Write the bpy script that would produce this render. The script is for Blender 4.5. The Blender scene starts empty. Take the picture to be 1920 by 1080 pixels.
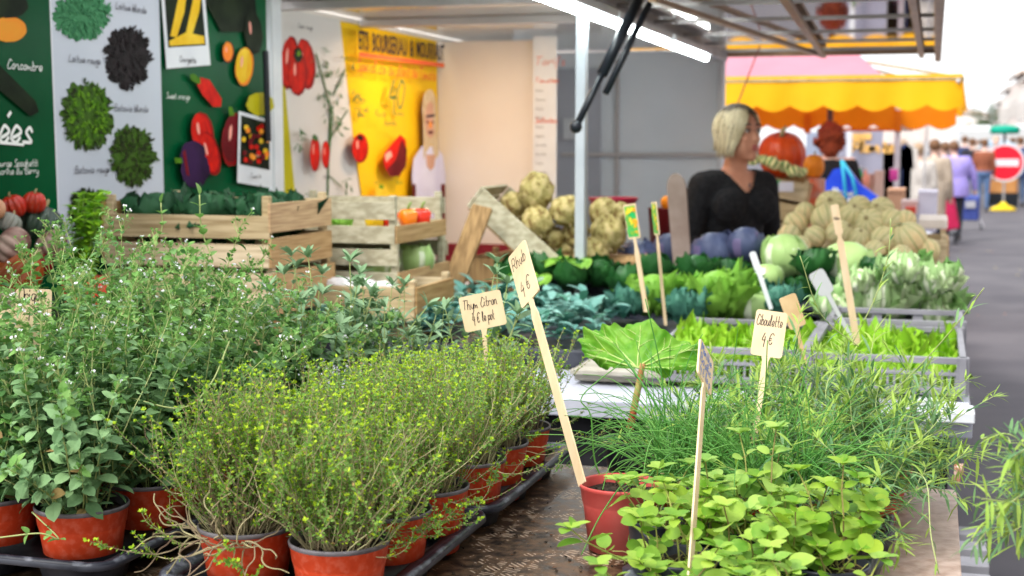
import bpy, bmesh, math, random
from mathutils import Vector as V, Matrix, Euler, noise
R = math.radians
C = bpy.context.scene.collection
S = bpy.context.scene
rnd = random.Random(7)
# ------------------------------------------------------------ camera
YAW, PIT, CZ, FL = R(16.5), R(5.78), 1.5, 1920 * 50 / 36
cf = V((-math.sin(YAW) * math.cos(PIT), math.cos(YAW) * math.cos(PIT), -math.sin(PIT)))
cr = V((math.cos(YAW), math.sin(YAW), 0)); cu = cr.cross(cf); CAM = V((0, 0, CZ))
cam = bpy.data.objects.new('camera', bpy.data.cameras.new('camera')); C.objects.link(cam)
m3 = Matrix((cr, cu, -cf)).transposed()
cam.matrix_world = Matrix.Translation(CAM) @ m3.to_4x4()
cam.data.lens = 50; cam.data.sensor_width = 36; cam.data.clip_start = .05; cam.data.clip_end = 3000
cam.data.dof.use_dof = True; cam.data.dof.focus_distance = 2.22; cam.data.dof.aperture_fstop = 5.6
S.camera = cam
# ------------------------------------------------------------ sky and sun (bright overcast)
SUN_EL, SUN_AZ = 54, 212      # azimuth clockwise from +Y
w = bpy.data.worlds.new('World'); S.world = w; w.use_nodes = True
nt = w.node_tree; nt.nodes.clear()
o_ = nt.nodes.new('ShaderNodeOutputWorld'); bg = nt.nodes.new('ShaderNodeBackground')
sky = nt.nodes.new('ShaderNodeTexSky'); sky.sky_type = 'NISHITA'; sky.sun_disc = False
sky.sun_elevation = R(SUN_EL); sky.sun_rotation = R(SUN_AZ); sky.air_density = 1.2; sky.dust_density = 4; sky.ozone_density = 1
hs = nt.nodes.new('ShaderNodeHueSaturation'); hs.inputs['Saturation'].default_value = .35; hs.inputs['Value'].default_value = 1.5
tcn = nt.nodes.new('ShaderNodeTexCoord'); cl = nt.nodes.new('ShaderNodeTexNoise'); cl.inputs['Scale'].default_value = 2.5; cl.inputs['Detail'].default_value = 5
mxc = nt.nodes.new('ShaderNodeMix'); mxc.data_type = 'RGBA'; mxc.inputs[0].default_value = .5
crp = nt.nodes.new('ShaderNodeValToRGB'); crp.color_ramp.elements[0].color = (9, 9.4, 10, 1); crp.color_ramp.elements[1].color = (13, 13, 13, 1)
nt.links.new(tcn.outputs['Generated'], cl.inputs['Vector']); nt.links.new(cl.outputs['Fac'], crp.inputs[0])
nt.links.new(sky.outputs[0], hs.inputs['Color']); nt.links.new(hs.outputs[0], mxc.inputs[6]); nt.links.new(crp.outputs[0], mxc.inputs[7])
nt.links.new(mxc.outputs[2], bg.inputs[0]); bg.inputs[1].default_value = .13; nt.links.new(bg.outputs[0], o_.inputs[0])
sl = bpy.data.lights.new('sun', 'SUN'); sl.energy = 1.4; sl.angle = R(16); sl.color = (1, .96, .9)
so = bpy.data.objects.new('sun', sl); C.objects.link(so)
sd = V((math.sin(R(SUN_AZ)) * math.cos(R(SUN_EL)), math.cos(R(SUN_AZ)) * math.cos(R(SUN_EL)), math.sin(R(SUN_EL))))
so.rotation_euler = sd.to_track_quat('Z', 'Y').to_euler()
S.view_settings.view_transform = 'Standard'; S.view_settings.look = 'None'; S.view_settings.exposure = 0.78; S.view_settings.gamma = 1
S.render.engine = 'CYCLES'; S.cycles.max_bounces = 6; S.cycles.transparent_max_bounces = 8; S.cycles.sample_clamp_indirect = 6

def ray(px, py): return cf + cr * ((px - 960) / FL) + cu * ((540 - py) / FL)
def Y(px, py, y): d = ray(px, py); return CAM + d * (y / d.y)
def Z(px, py, z): d = ray(px, py); return CAM + d * ((z - CZ) / d.z)
def X(px, py, x): d = ray(px, py); return CAM + d * (x / d.x)
# ------------------------------------------------------------ materials
def lk(nt, a, b): nt.links.new(a, b)
def M(name, c1, c2=None, rough=.6, scale=20, bump=0, metal=0, island=False, trans=0, stretch=(1, 1, 1), detail=4, spec=.26, coat=0, emit=0, c3=None, bscale=None, alpha=1, ov=0):
    m = bpy.data.materials.new(name); m.use_nodes = True; n = m.node_tree; p = n.nodes['Principled BSDF']
    p.inputs['Roughness'].default_value = rough; p.inputs['Metallic'].default_value = metal
    p.inputs['Specular IOR Level'].default_value = spec; p.inputs['Coat Weight'].default_value = coat
    if trans: p.inputs['Specular IOR Level'].default_value = min(spec, .28)
    p.inputs['Base Color'].default_value = (*c1, 1); col = None
    m.diffuse_color = (*c1, 1)
    if c2:
        tc = n.nodes.new('ShaderNodeTexCoord'); mp = n.nodes.new('ShaderNodeMapping'); mp.inputs['Scale'].default_value = stretch
        nz = n.nodes.new('ShaderNodeTexNoise'); nz.inputs['Scale'].default_value = scale; nz.inputs['Detail'].default_value = detail
        lk(n, tc.outputs['Object'], mp.inputs[0]); lk(n, mp.outputs[0], nz.inputs['Vector'])
        rp = n.nodes.new('ShaderNodeValToRGB'); e = rp.color_ramp.elements
        e[0].position = .36; e[1].position = .64; e[0].color = (*c1, 1); e[1].color = (*c2, 1)
        if island:
            ge = n.nodes.new('ShaderNodeNewGeometry'); mm = n.nodes.new('ShaderNodeMath'); mm.operation = 'MULTIPLY_ADD'; mm.inputs[1].default_value = .55
            m2 = n.nodes.new('ShaderNodeMath'); m2.operation = 'MULTIPLY_ADD'; m2.inputs[1].default_value = .5; m2.inputs[2].default_value = 0
            lk(n, ge.outputs['Random Per Island'], mm.inputs[0]); lk(n, nz.outputs['Fac'], m2.inputs[0]); lk(n, m2.outputs[0], mm.inputs[2])
            lk(n, mm.outputs[0], rp.inputs[0]); e[0].position = .15; e[1].position = .85
        else: lk(n, nz.outputs['Fac'], rp.inputs[0])
        if c3: el = rp.color_ramp.elements.new((e[0].position + e[-1].position) / 2); el.color = (*c3, 1)
        col = rp.outputs[0]; lk(n, col, p.inputs['Base Color'])
        if ov:
            oi = n.nodes.new('ShaderNodeObjectInfo'); mr = n.nodes.new('ShaderNodeMapRange'); mr.inputs[3].default_value = 1 - ov; mr.inputs[4].default_value = 1 + ov * .6; lk(n, oi.outputs['Random'], mr.inputs[0])
            hv = n.nodes.new('ShaderNodeHueSaturation'); lk(n, mr.outputs[0], hv.inputs['Value']); lk(n, col, hv.inputs['Color']); m4 = n.nodes.new('ShaderNodeMapRange'); m4.inputs[3].default_value = 1.05; m4.inputs[4].default_value = 1 - ov * .8; lk(n, oi.outputs['Random'], m4.inputs[0]); lk(n, m4.outputs[0], hv.inputs['Saturation']); col = hv.outputs[0]; lk(n, col, p.inputs['Base Color'])
        if bump:
            src = nz.outputs['Fac']
            if bscale:
                n3 = n.nodes.new('ShaderNodeTexNoise'); n3.inputs['Scale'].default_value = bscale; n3.inputs['Detail'].default_value = 3; lk(n, mp.outputs[0], n3.inputs['Vector']); src = n3.outputs['Fac']
            b = n.nodes.new('ShaderNodeBump'); b.inputs['Strength'].default_value = bump; b.inputs['Distance'].default_value = .004
            lk(n, src, b.inputs['Height']); lk(n, b.outputs[0], p.inputs['Normal'])
    if emit: p.inputs['Emission Color'].default_value = (*c1, 1); p.inputs['Emission Strength'].default_value = emit
    if trans:
        t = n.nodes.new('ShaderNodeBsdfTranslucent'); mx = n.nodes.new('ShaderNodeMixShader'); mx.inputs[0].default_value = trans
        t.inputs[0].default_value = (*c1, 1)
        if col: lk(n, col, t.inputs[0])
        out = n.nodes['Material Output']; lk(n, p.outputs[0], mx.inputs[1]); lk(n, t.outputs[0], mx.inputs[2]); lk(n, mx.outputs[0], out.inputs[0])
    return m
wood = M('pale crate wood', (.52, .38, .2), (.68, .53, .32), .75, 14, .25, stretch=(1, 1, 9), c3=(.6, .45, .25))
wood_x = M('pale crate wood along x', (.36, .26, .13), (.62, .49, .29), .75, 9, .25, stretch=(.7, 5, 12), c3=(.52, .4, .22), ov=.2)
wood_y = M('tan crate wood', (.36, .2, .075), (.54, .34, .15), .75, 9, .25, stretch=(5, .7, 12), c3=(.46, .28, .11), ov=.2)
wood_old = M('weathered crate wood', (.33, .3, .2), (.5, .47, .34), .8, 10, .3, stretch=(3, 1, 6))
wood_dk = M('brown prop wood', (.2, .12, .05), (.36, .23, .1), .8, 12, .3, stretch=(9, 2, 1))
stake = M('pale stake plywood', (.66, .5, .3), (.76, .6, .39), .6, 25, .05, stretch=(1, 1, .3))
stake_dk = M('tan stake plywood', (.58, .4, .2), (.68, .5, .27), .6, 25, .05)
edge_ = M('bright stake edge', (.9, .82, .62), (.85, .76, .55), .6, 25)
ink = M('black ink', (.03, .02, .03), rough=.5); ink_b = M('blue ink', (.05, .18, .6), rough=.5); ink_r = M('red ink', (.7, .12, .04), rough=.5)
ink_w = M('white lettering', (.85, .88, .85), rough=.4); ink_g = M('dark green lettering', (.06, .14, .05), rough=.5)
pot_m = M('terracotta plastic', (.52, .05, .014), (.6, .1, .05), .42, 90, .12, c3=(.55, .058, .018), detail=9)
pot_rim = M('dark pot rim', (.07, .06, .065), (.13, .12, .13), .5, 40)
pot_r = M('dusty red plastic', (.5, .07, .06), (.6, .14, .12), .5, 12)
soil = M('potting soil', (.012, .008, .005), (.045, .03, .02), .95, 90, 1.0, detail=8)
black_p = M('black tray plastic', (.012, .014, .022), (.055, .06, .075), .35, 14, .15, detail=8)
black_dust = M('dusty tray rim', (.01, .012, .02), (.14, .15, .18), .4, 35, .3, detail=12, c3=(.02, .022, .032))
post_m = M('grey white post paint', (.4, .44, .48), (.46, .5, .54), .4, 6)
dry_leaf = M('withered leaf', (.2, .13, .05), (.38, .27, .1), .8, 30, island=True, trans=.2)
grey_p = M('grey crate plastic', (.19, .19, .21), (.25, .25, .275), .5, 10)
white_m = M('white painted metal', (.6, .63, .67), (.68, .71, .74), .4, 6)
white_t = M('white laminate', (.38, .4, .47), (.52, .54, .62), .35, 7)
black_m = M('black metal', (.012, .015, .02), rough=.3)
alu = M('brushed aluminium', (.5, .48, .48), (.6, .58, .58), .35, 5, metal=.5)
th_leaf = M('thyme leaf', (.09, .25, .03), (.28, .48, .08), .6, 20, island=True, trans=.35, ov=.2)
th_tip = M('thyme tip leaf', (.3, .52, .02), (.58, .72, .04), .6, 20, island=True, trans=.4)
th_stem = M('woody thyme stem', (.18, .11, .08), (.44, .42, .22), .8, 30, island=True)
or_leaf = M('oregano leaf', (.055, .18, .045), (.22, .42, .14), .65, 60, island=True, trans=.25, bump=.2, ov=.25)
or_leaf2 = M('young oregano leaf', (.11, .29, .05), (.26, .46, .13), .6, 60, island=True, trans=.3)
or_stem = M('oregano stem', (.3, .4, .12), (.42, .46, .2), .7, 30, island=True)
flower = M('tiny white flower', (.8, .8, .84), rough=.6)
sage_leaf = M('sage leaf', (.15, .28, .13), (.3, .44, .26), .75, 60, island=True, trans=.2, bump=.3)
mint_leaf = M('mint leaf', (.12, .34, .02), (.46, .66, .07), .5, 50, island=True, trans=.4, bump=.3, ov=.2)
mint_stem = M('mint stem', (.2, .13, .06), (.32, .38, .08), .6, 30, island=True)
chive = M('chive blade', (.05, .22, .035), (.17, .4, .08), .45, 10, island=True, trans=.15)
tar_leaf = M('tarragon leaf', (.07, .19, .07), (.22, .38, .16), .55, 12, island=True, trans=.3)
tar_young = M('young tarragon leaf', (.25, .42, .06), (.42, .58, .12), .55, 12, island=True, trans=.35)
rhub_leaf = M('rhubarb leaf', (.1, .33, .02), (.22, .47, .05), .45, 25, trans=.35, bump=.5)
rhub_vein = M('rhubarb vein', (.45, .58, .18), (.5, .62, .22), .5, 10)
rhub_stalk = M('rhubarb stalk', (.42, .03, .03), (.4, .42, .14), .4, 9, stretch=(.1, .1, 1.6), detail=1)
asph = M('asphalt', (.085, .081, .094), (.125, .119, .13), .9, 1.2, .3, detail=12, bscale=220)
# ------------------------------------------------------------ mesh builder
OFF = {}
class MB:
    def __init__(s): s.v = []; s.f = []; s.m = []; s.cur = 0
    def add(s, vs, fs, mi=None):
        b = len(s.v); s.v.extend(vs); s.f.extend([tuple(i + b for i in f) for f in fs]); s.m.extend([s.cur if mi is None else mi] * len(fs)); return s
    def box(s, c, sz, rot=None, mi=None):
        c = V(c); x, y, z = [a / 2 for a in sz]; b = min(x, y, z) * .18; vs = []
        # chamfered box: 24 vertices
        for ax in range(3):
            for sg in (-1, 1):
                for a, bb in ((-1, -1), (1, -1), (1, 1), (-1, 1)):
                    h = [x, y, z]; q = [0, 0, 0]; q[ax] = sg * h[ax]; o1, o2 = (ax + 1) % 3, (ax + 2) % 3
                    q[o1] = a * (h[o1] - b); q[o2] = bb * (h[o2] - b); vs.append(V(q))
        if rot is not None: vs = [rot @ v for v in vs]
        bm = bmesh.new()
        for v in vs: bm.verts.new(v + c)
        r = bmesh.ops.convex_hull(bm, input=bm.verts)
        bm.verts.index_update()
        s.add([v.co.copy() for v in bm.verts], [[v.index for v in f.verts] for f in bm.faces], mi); bm.free(); return s
    def beam(s, a, b, wd, th, up=V((0, 0, 1)), mi=None):
        a = V(a); b = V(b); d = b - a; z = d.normalized(); x = up.cross(z)
        if x.length < .01: x = V((1, 0, 0)).cross(z)
        x.normalize(); y = z.cross(x); r = Matrix((x, y, z)).transposed()
        return s.box((a + b) / 2, (wd, th, d.length), r, mi)
    def tube(s, pts, r, n=5, mi=None, cap=True):
        pts = [V(p) for p in pts]; k = len(pts)
        rs = r if isinstance(r, (list, tuple)) else [r] * k
        if len(rs) == 2 and k > 2: rs = [rs[0] + (rs[1] - rs[0]) * i / (k - 1) for i in range(k)]
        vs = []; u = None
        for i in range(k):
            d = pts[min(i + 1, k - 1)] - pts[max(i - 1, 0)]
            if d.length < 1e-9: d = V((0, 0, 1))
            d.normalize()
            if u is None: u = d.orthogonal().normalized()
            u = (u - d * u.dot(d))
            u = u.normalized() if u.length > 1e-6 else d.orthogonal().normalized()
            w_ = d.cross(u)
            for j in range(n):
                a = 2 * math.pi * j / n; vs.append(pts[i] + (u * math.cos(a) + w_ * math.sin(a)) * rs[i])
        fs = [(i * n + j, i * n + (j + 1) % n, (i + 1) * n + (j + 1) % n, (i + 1) * n + j) for i in range(k - 1) for j in range(n)]
        if cap: fs += [tuple(range(n - 1, -1, -1)), tuple((k - 1) * n + j for j in range(n))]
        return s.add(vs, fs, mi)
    def lathe(s, prof, c=(0, 0, 0), n=32, rib=0, rd=0, mi=None, mf=None, caps=True, sx=1, sy=1, rot=None):
        c = V(c); vs = []; k = len(prof)
        for r_, z_ in prof:
            for j in range(n):
                a = 2 * math.pi * j / n; q = r_ * (1 - rd * (1 - abs(math.cos(a * rib / 2))) if rib else 1)
                p = V((q * math.cos(a) * sx, q * math.sin(a) * sy, z_)); vs.append((rot @ p if rot is not None else p) + c)
        b = len(s.v); s.v.extend(vs)
        for i in range(k - 1):
            for j in range(n):
                s.f.append((b + i * n + j, b + i * n + (j + 1) % n, b + (i + 1) * n + (j + 1) % n, b + (i + 1) * n + j))
                s.m.append(mf(i, j) if mf else (s.cur if mi is None else mi))
        if caps:
            if prof[0][0] > 1e-5: s.f.append(tuple(b + j for j in range(n - 1, -1, -1))); s.m.append(mf(0, 0) if mf else (s.cur if mi is None else mi))
            if prof[-1][0] > 1e-5: s.f.append(tuple(b + (k - 1) * n + j for j in range(n))); s.m.append(mf(k - 1, 0) if mf else (s.cur if mi is None else mi))
        return s
    def ball(s, c, r, n=14, nz=0, fq=3, mi=None, rot=None, seed=0, ex=1):
        c = V(c); rr = r if isinstance(r, (tuple, list)) else (r, r, r); m_ = max(4, n * 2 // 3); vs = []
        for i in range(m_ + 1):
            t = math.pi * i / m_
            for j in range(n):
                a = 2 * math.pi * j / n; d = V((math.sin(t) * math.cos(a), math.sin(t) * math.sin(a), math.cos(t)))
                q = 1 + (nz * noise.noise(d * fq + V((seed * 7.3, seed, 0))) if nz else 0)
                p = V((d.x * rr[0], d.y * rr[1], d.z * rr[2])) * q; vs.append((rot @ p if rot is not None else p) + c)
        fs = [(i * n + j, (i + 1) * n + j, (i + 1) * n + (j + 1) % n, i * n + (j + 1) % n) for i in range(m_) for j in range(n)]
        return s.add(vs, fs, mi)
    def grid(s, fn, nu, nv, mi=None, mf=None):
        b = len(s.v); s.v.extend([fn(i / nu, j / nv) for i in range(nu + 1) for j in range(nv + 1)])
        for i in range(nu):
            for j in range(nv):
                a = b + i * (nv + 1) + j; s.f.append((a, a + 1, a + nv + 2, a + nv + 1)); s.m.append(mf(i, j) if mf else (s.cur if mi is None else mi))
        return s
    def prism(s, pts, th, mi=None):   # planar outline extruded by vector th
        n = len(pts); pts = [V(p) for p in pts]; th = V(th)
        return s.add(pts + [p + th for p in pts], [tuple(range(n)), tuple(range(2 * n - 1, n - 1, -1))] + [(i, i + n, (i + 1) % n + n, (i + 1) % n) for i in range(n)], mi)
    def leaf(s, base, d, up, L, W, bend=.3, fold=.25, k=3, mi=None, shape=0):
        d = d.normalized(); side = d.cross(up)
        if side.length < 1e-4: side = d.orthogonal()
        side.normalize(); nn = side.cross(d); vs = [base.copy()]
        for i in range(1, k + 1):
            t = i / (k + .35) if shape == 0 else i / (k + .15) if shape == 1 else i / (k + .75)
            wv = W * .5 * (math.sin(math.pi * t ** .75) if shape == 0 else math.sin(math.pi * min(1, t * .92 + .06)) ** .7 if shape == 1 else math.sin(math.pi * t ** .92) ** .6)
            c = base + d * (L * t) - nn * (bend * L * t * t)
            vs += [c - side * wv + nn * (fold * wv), c, c + side * wv + nn * (fold * wv)]
        vs.append(base + d * L - nn * (bend * L))
        fs = [(0, 2, 1), (0, 3, 2)]
        for i in range(k - 1):
            a = 1 + i * 3; fs += [(a, a + 1, a + 4, a + 3), (a + 1, a + 2, a + 5, a + 4)]
        a = 1 + (k - 1) * 3; fs += [(a, a + 1, len(vs) - 1), (a + 1, a + 2, len(vs) - 1)]
        return s.add(vs, fs, mi)
    def bleaf(s, base, d, up, L, W, mi=None):   # minimal leaf: two folded triangles
        side = d.cross(up)
        if side.length < 1e-4: side = d.orthogonal()
        side.normalize(); m_ = base + d * L * .5
        return s.add([base, m_ + side * W * .5 + up * W * .1, base + d * L, m_ - side * W * .5 + up * W * .1], [(0, 1, 2), (0, 2, 3)], mi)
    def sheet(s, c, R_, az, p0, p1, wa, ruf=.1, open_=0, fq=5, nu=7, nv=8, seed=0, mi=0, mid=None, sz=1):
        c = V(c)
        def fn(u, v):
            t = u; sgn = v * 2 - 1; ph = p0 + (p1 - p0) * t
            w_ = wa * (math.sin(math.pi * min(1, .18 + t * .62)) ** .8)
            a = az + sgn * w_; r_ = R_ * (1 + open_ * t * t)
            e = max(abs(sgn) ** 2, t ** 3)
            r_ *= 1 + ruf * e * noise.noise(V((sgn * fq, t * fq, seed))) * 2 + .03 * (1 - sgn * sgn) * math.sin(t * 3)
            ph2 = ph + ruf * e * noise.noise(V((sgn * fq + 9, t * fq, seed))) * 1.2
            return c + V((math.sin(ph2) * math.cos(a), math.sin(ph2) * math.sin(a), math.cos(ph2) * sz)) * r_
        h = nv // 2
        return s.grid(fn, nu, nv, mf=(lambda i, j: mid if mid is not None and (j in (h - 1, h)) and i < nu * .75 else mi))
    def build(s, name, mats, parent=None, smooth=False):
        me = bpy.data.meshes.new(name); off = OFF.get(parent.name, V()) if parent else V()
        me.from_pydata([tuple(v - off) for v in s.v] if off.length else [tuple(v) for v in s.v], [], s.f)
        if not isinstance(mats, (list, tuple)): mats = [mats]
        for m in mats: me.materials.append(m)
        me.polygons.foreach_set('material_index', s.m)
        if smooth: me.polygons.foreach_set('use_smooth', [True] * len(s.f))
        me.update(); o = bpy.data.objects.new(name, me); C.objects.link(o)
        if parent: o.parent = parent; OFF[o.name] = off
        return o
def tag(o, label=None, cat=None, group=None, kind=None):
    if label: o['label'] = label
    if cat: o['category'] = cat
    if group: o['group'] = group
    if kind: o['kind'] = kind
    return o
def thing(name, label, cat, loc=(0, 0, 0), group=None):
    o = bpy.data.objects.new(name, None); C.objects.link(o); o.location = loc; o.empty_display_size = .05
    OFF[o.name] = V(loc); return tag(o, label, cat, group)
def copy_tree(o, loc=None, rz=None, label=None, parent=None, sc=None):
    c = o.copy(); C.objects.link(c)
    if parent: c.parent = parent
    for ch in [x for x in o.children]: copy_tree(ch, parent=c)
    if loc is not None: c.location = loc
    if rz is not None: c.rotation_euler = (0, 0, rz)
    if sc is not None: c.scale = (sc, sc, sc) if not isinstance(sc, (tuple, list)) else sc
    if label: c['label'] = label
    return c
def ordn(i): return ['first', 'second', 'third', 'fourth', 'fifth', 'sixth', 'seventh', 'eighth', 'ninth', 'tenth', 'eleventh', 'twelfth'][i]
# ------------------------------------------------------------ handwriting
G = {'a': "36 16 04 13 23 35 36 34 43", 'b': "09 03;04 16 26 35 34 23 03", 'c': "35 26 16 04 13 23 34", 'd': "36 16 04 13 23 35;39 34 43", 'e': "04 14 35 26 16 04 13 23 34",
 'f': "38 29 18 10;05 25", 'g': "36 16 04 13 23 35;36 31 20 01", 'h': "09 03;04 16 26 35 33 43", 'i': "06 04 13;07 08", 'k': "09 03;36 04 33", 'l': "03 18 09 04 13 23", 'm': "06 03 05 15 23;24 35 44 43 53",
 'n': "06 03 05 26 33 43", 'o': "16 04 13 23 35 26 16", 'p': "06 00;05 26 35 34 23 04", 'q': "36 16 04 13 23 35;36 30 41", 'r': "06 03 05 26 35", 's': "35 26 15 24 33 13 03", 't': "19 14 23 33;06 36", 'u': "06 04 13 23 36 34 43",
 'v': "06 13 36", 'w': "06 13 25 33 46", 'x': "06 33;36 03", 'y': "06 04 23 36;36 31 10 00", 'z': "06 36 03 33",
 'T': "09 59;29 23", 'C': "48 29 17 05 13 33 44", 'M': "03 19 35 59 63", 'B': "09 03;09 29 37 26 06;26 44 33 03", 'R': "09 03;09 39 47 36 06;26 53", 'O': "39 18 04 23 44 47 39", 'L': "19 03 13 43", 'S': "48 29 18 26 44 33 03",
 'P': "09 03;09 39 47 36 05", 'D': "09 03;09 39 46 33 03", '4': "29 05 45;37 31", '€': "58 39 18 05 13 33 44;06 36;05 35", '0': "29 06 13 33 46 48 29", '-': "05 25", '&': "44 28 19 37 04 13 33 45", 'E': "49 09 03 43;06 36", 'A': "03 29 43;15 35", 'é': "04 14 35 26 16 04 13 23 34;28 39", '1': "07 19 13"}
def cat_rom(p, k=4):
    if len(p) < 3: return p
    q = [p[0] * 2 - p[1]] + p + [p[-1] * 2 - p[-2]]; o = []
    for i in range(1, len(q) - 2):
        for j in range(k):
            t = j / k; a, b, c, d = q[i - 1:i + 3]
            o.append(.5 * ((2 * b) + (c - a) * t + (2 * a - 5 * b + 4 * c - d) * t * t + (3 * b - a - 3 * c + d) * t ** 3))
    o.append(p[-1]); return o
def wlen(txt, adv=.8): return sum(3.2 if c == ' ' else max(float(p[0]) for st in G.get(c, G['o']).split(';') for p in st.split()) + adv for c in txt)
def write(mb, txt, o, xd, yd, h, wid, mi=0, slant=.2, adv=.8, jit=.02, fit=None):
    """handwrite txt with baseline starting at o; h = cap height; flat ribbons in the plane of xd, yd"""
    o = V(o); xd = V(xd).normalized(); yd = V(yd).normalized(); x = 0; sc = h / 6; rr = random.Random(len(txt) * 13 + ord(txt[0])); xk = fit / (wlen(txt, adv) * sc) if fit else 1
    for ch in txt:
        if ch == ' ': x += 3.2; continue
        mxw = 0
        for st in G.get(ch, G['o']).split(';'):
            pts = []
            for p in st.split():
                a, b = float(p[0]), float(p[1]) - 3; mxw = max(mxw, a)
                pts.append(V(((x + a + b * slant + rr.uniform(-1, 1) * jit * 4) * sc * xk, (b + rr.uniform(-1, 1) * jit * 4) * sc, 0)))
            pts = cat_rom(pts); vs = []
            for i, p in enumerate(pts):
                d = pts[min(i + 1, len(pts) - 1)] - pts[max(i - 1, 0)]
                if d.length < 1e-9: d = V((1, 0, 0))
                nn = V((-d.y, d.x, 0)).normalized() * wid * .5
                for q in (p + nn, p - nn): vs.append(o + xd * q.x + yd * q.y)
            mb.add(vs, [(2 * i, 2 * i + 1, 2 * i + 3, 2 * i + 2) for i in range(len(pts) - 1)], mi)
        x += mxw + adv
    return x * sc
def block(mb, txt, o, xd, yd, W, H, mi=0):
    """printed capitals from the built-in font, fitted to W x H"""
    cu_ = bpy.data.curves.new('t', 'FONT'); cu_.body = txt; cu_.offset = .03; cu_.resolution_u = 2; ob = bpy.data.objects.new('t', cu_); C.objects.link(ob)
    dg = bpy.context.evaluated_depsgraph_get(); me = bpy.data.meshes.new_from_object(ob.evaluated_get(dg)); bpy.data.objects.remove(ob)
    xs = [v.co.x for v in me.vertices]; ys = [v.co.y for v in me.vertices]; x0, x1, y0, y1 = min(xs), max(xs), min(ys), max(ys)
    o = V(o); xd = V(xd).normalized(); yd = V(yd).normalized()
    mb.add([o + xd * ((v.co.x - x0) / (x1 - x0) * W) + yd * ((v.co.y - y0) / (y1 - y0) * H) for v in me.vertices], [tuple(p.vertices) for p in me.polygons], mi)
    bpy.data.meshes.remove(me)
def rrect(c, xd, yd, w_, h_, r=.006, k=3):
    c = V(c); o = []
    for sx, sy, a0 in ((1, 1, 0), (-1, 1, 90), (-1, -1, 180), (1, -1, 270)):
        for i in range(k + 1):
            a = R(a0 + 90 * i / k); o.append(c + xd * (sx * (w_ / 2 - r) + r * math.cos(a)) + yd * (sy * (h_ / 2 - r) + r * math.sin(a)))
    return o
# ============================================================ SETTING: ground
g = MB(); g.grid(lambda u, v: V((-150 + 300 * u, -20 + 620 * v, 0)), 4, 4)
tag(g.build('street', asph), kind='structure')
# ============================================================ market trailer with posters
WX, CX_, YE = -2.4, -1.22, 8.45
green = M('dark green poster', (.001, .062, .02), (.002, .085, .028), .3, 3, coat=.0, spec=.12)
pwhite = M('pale grey poster strip', (.5, .55, .62), (.54, .58, .65), .3, 2, coat=.05, spec=.2)
pcream = M('cream poster', (.62, .6, .58), rough=.35); pyel = M('yellow poster', (.78, .48, .01), (.74, .45, .012), .4, 3, spec=.3); pol = M('olive poster band', (.42, .38, .01), rough=.3)
peach = M('white interior panel', (.72, .66, .6), (.75, .7, .64), .45, 3); greyw = M('grey rear panel', (.76, .82, .88), (.8, .86, .92), .5, 3); greyd = M('locker grey panel', (.42, .44, .5), (.46, .48, .54), .5, 3)
gloss = M('glossy white ceiling panel', (.78, .76, .72), rough=.1, metal=.3, coat=.3)
gloss2 = M('mirror smooth canopy lining', (.46, .39, .36), rough=.04, metal=.9)
brown_al = M('bronze canopy beam', (.3, .19, .11), (.4, .26, .15), .35, 6, metal=.5)
let_g = M('printed lettuce green', (.03, .13, .004), (.14, .32, .012), .4, 40, island=True, c3=(.08, .2, .01)); let_d = M('printed red lettuce', (.003, .003, .003), (.022, .016, .018), .4, 40, island=True)
let_m = M('printed dark lettuce', (.008, .03, .004), (.06, .15, .015), .4, 40, island=True, c3=(.025, .03, .012)); let_t = M('printed teal lettuce', (.02, .12, .05), (.08, .3, .13), .4, 40, island=True)
p_red = M('printed pepper red', (.62, .012, .004), (.4, .006, .004), .4, 25, spec=.1); p_wine = M('printed wine pepper', (.09, .003, .005), (.16, .006, .012), .4, 6); p_pur = M('printed aubergine', (.01, .004, .016), (.035, .012, .06), .4, 6)
p_yel = M('printed squash yellow', (.7, .42, .01), (.8, .55, .04), .4, 9); p_org = M('printed orange', (.8, .2, .02), (.75, .3, .03), .4, 9); p_blk = M('printed black green', (.003, .006, .003), (.014, .024, .01), .4, 9); p_skin = M('printed skin', (.6, .34, .24), (.5, .27, .18), .4, 9)
p_hair = M('printed blond hair', (.6, .47, .3), (.5, .36, .2), .4, 30); p_lav = M('printed lavender shirt', (.6, .58, .75), (.68, .66, .8), .4, 6); p_sheen = M('printed pale highlight', (.8, .35, .28), rough=.3)
p_drk = M('printed dark red', (.28, .004, .004), (.2, .003, .004), .4, 9)
PM = [green, pwhite, pcream, pyel, pol, let_g, let_d, let_m, let_t, p_red, p_wine, p_pur, p_yel, p_org, p_blk, p_skin, p_hair, p_lav, ink, ink_w, ink_r, ink_g, p_sheen, p_drk, white_m]
for m_ in PM:
    if m_ is not white_m: m_.node_tree.nodes['Principled BSDF'].inputs['Specular IOR Level'].default_value = .03; m_.node_tree.nodes['Principled BSDF'].inputs['Coat Weight'].default_value = 0
ix = {m.name: i for i, m in enumerate(PM)}
def I(m): return ix[m.name]
tr = thing('market_trailer', 'white market trailer with produce posters, open side and raised mirror-lined canopy', 'trailer', (-1.9, 5, 0))
ax = V((0, 1, 0)); az_ = V((0, 0, 1))
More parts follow.
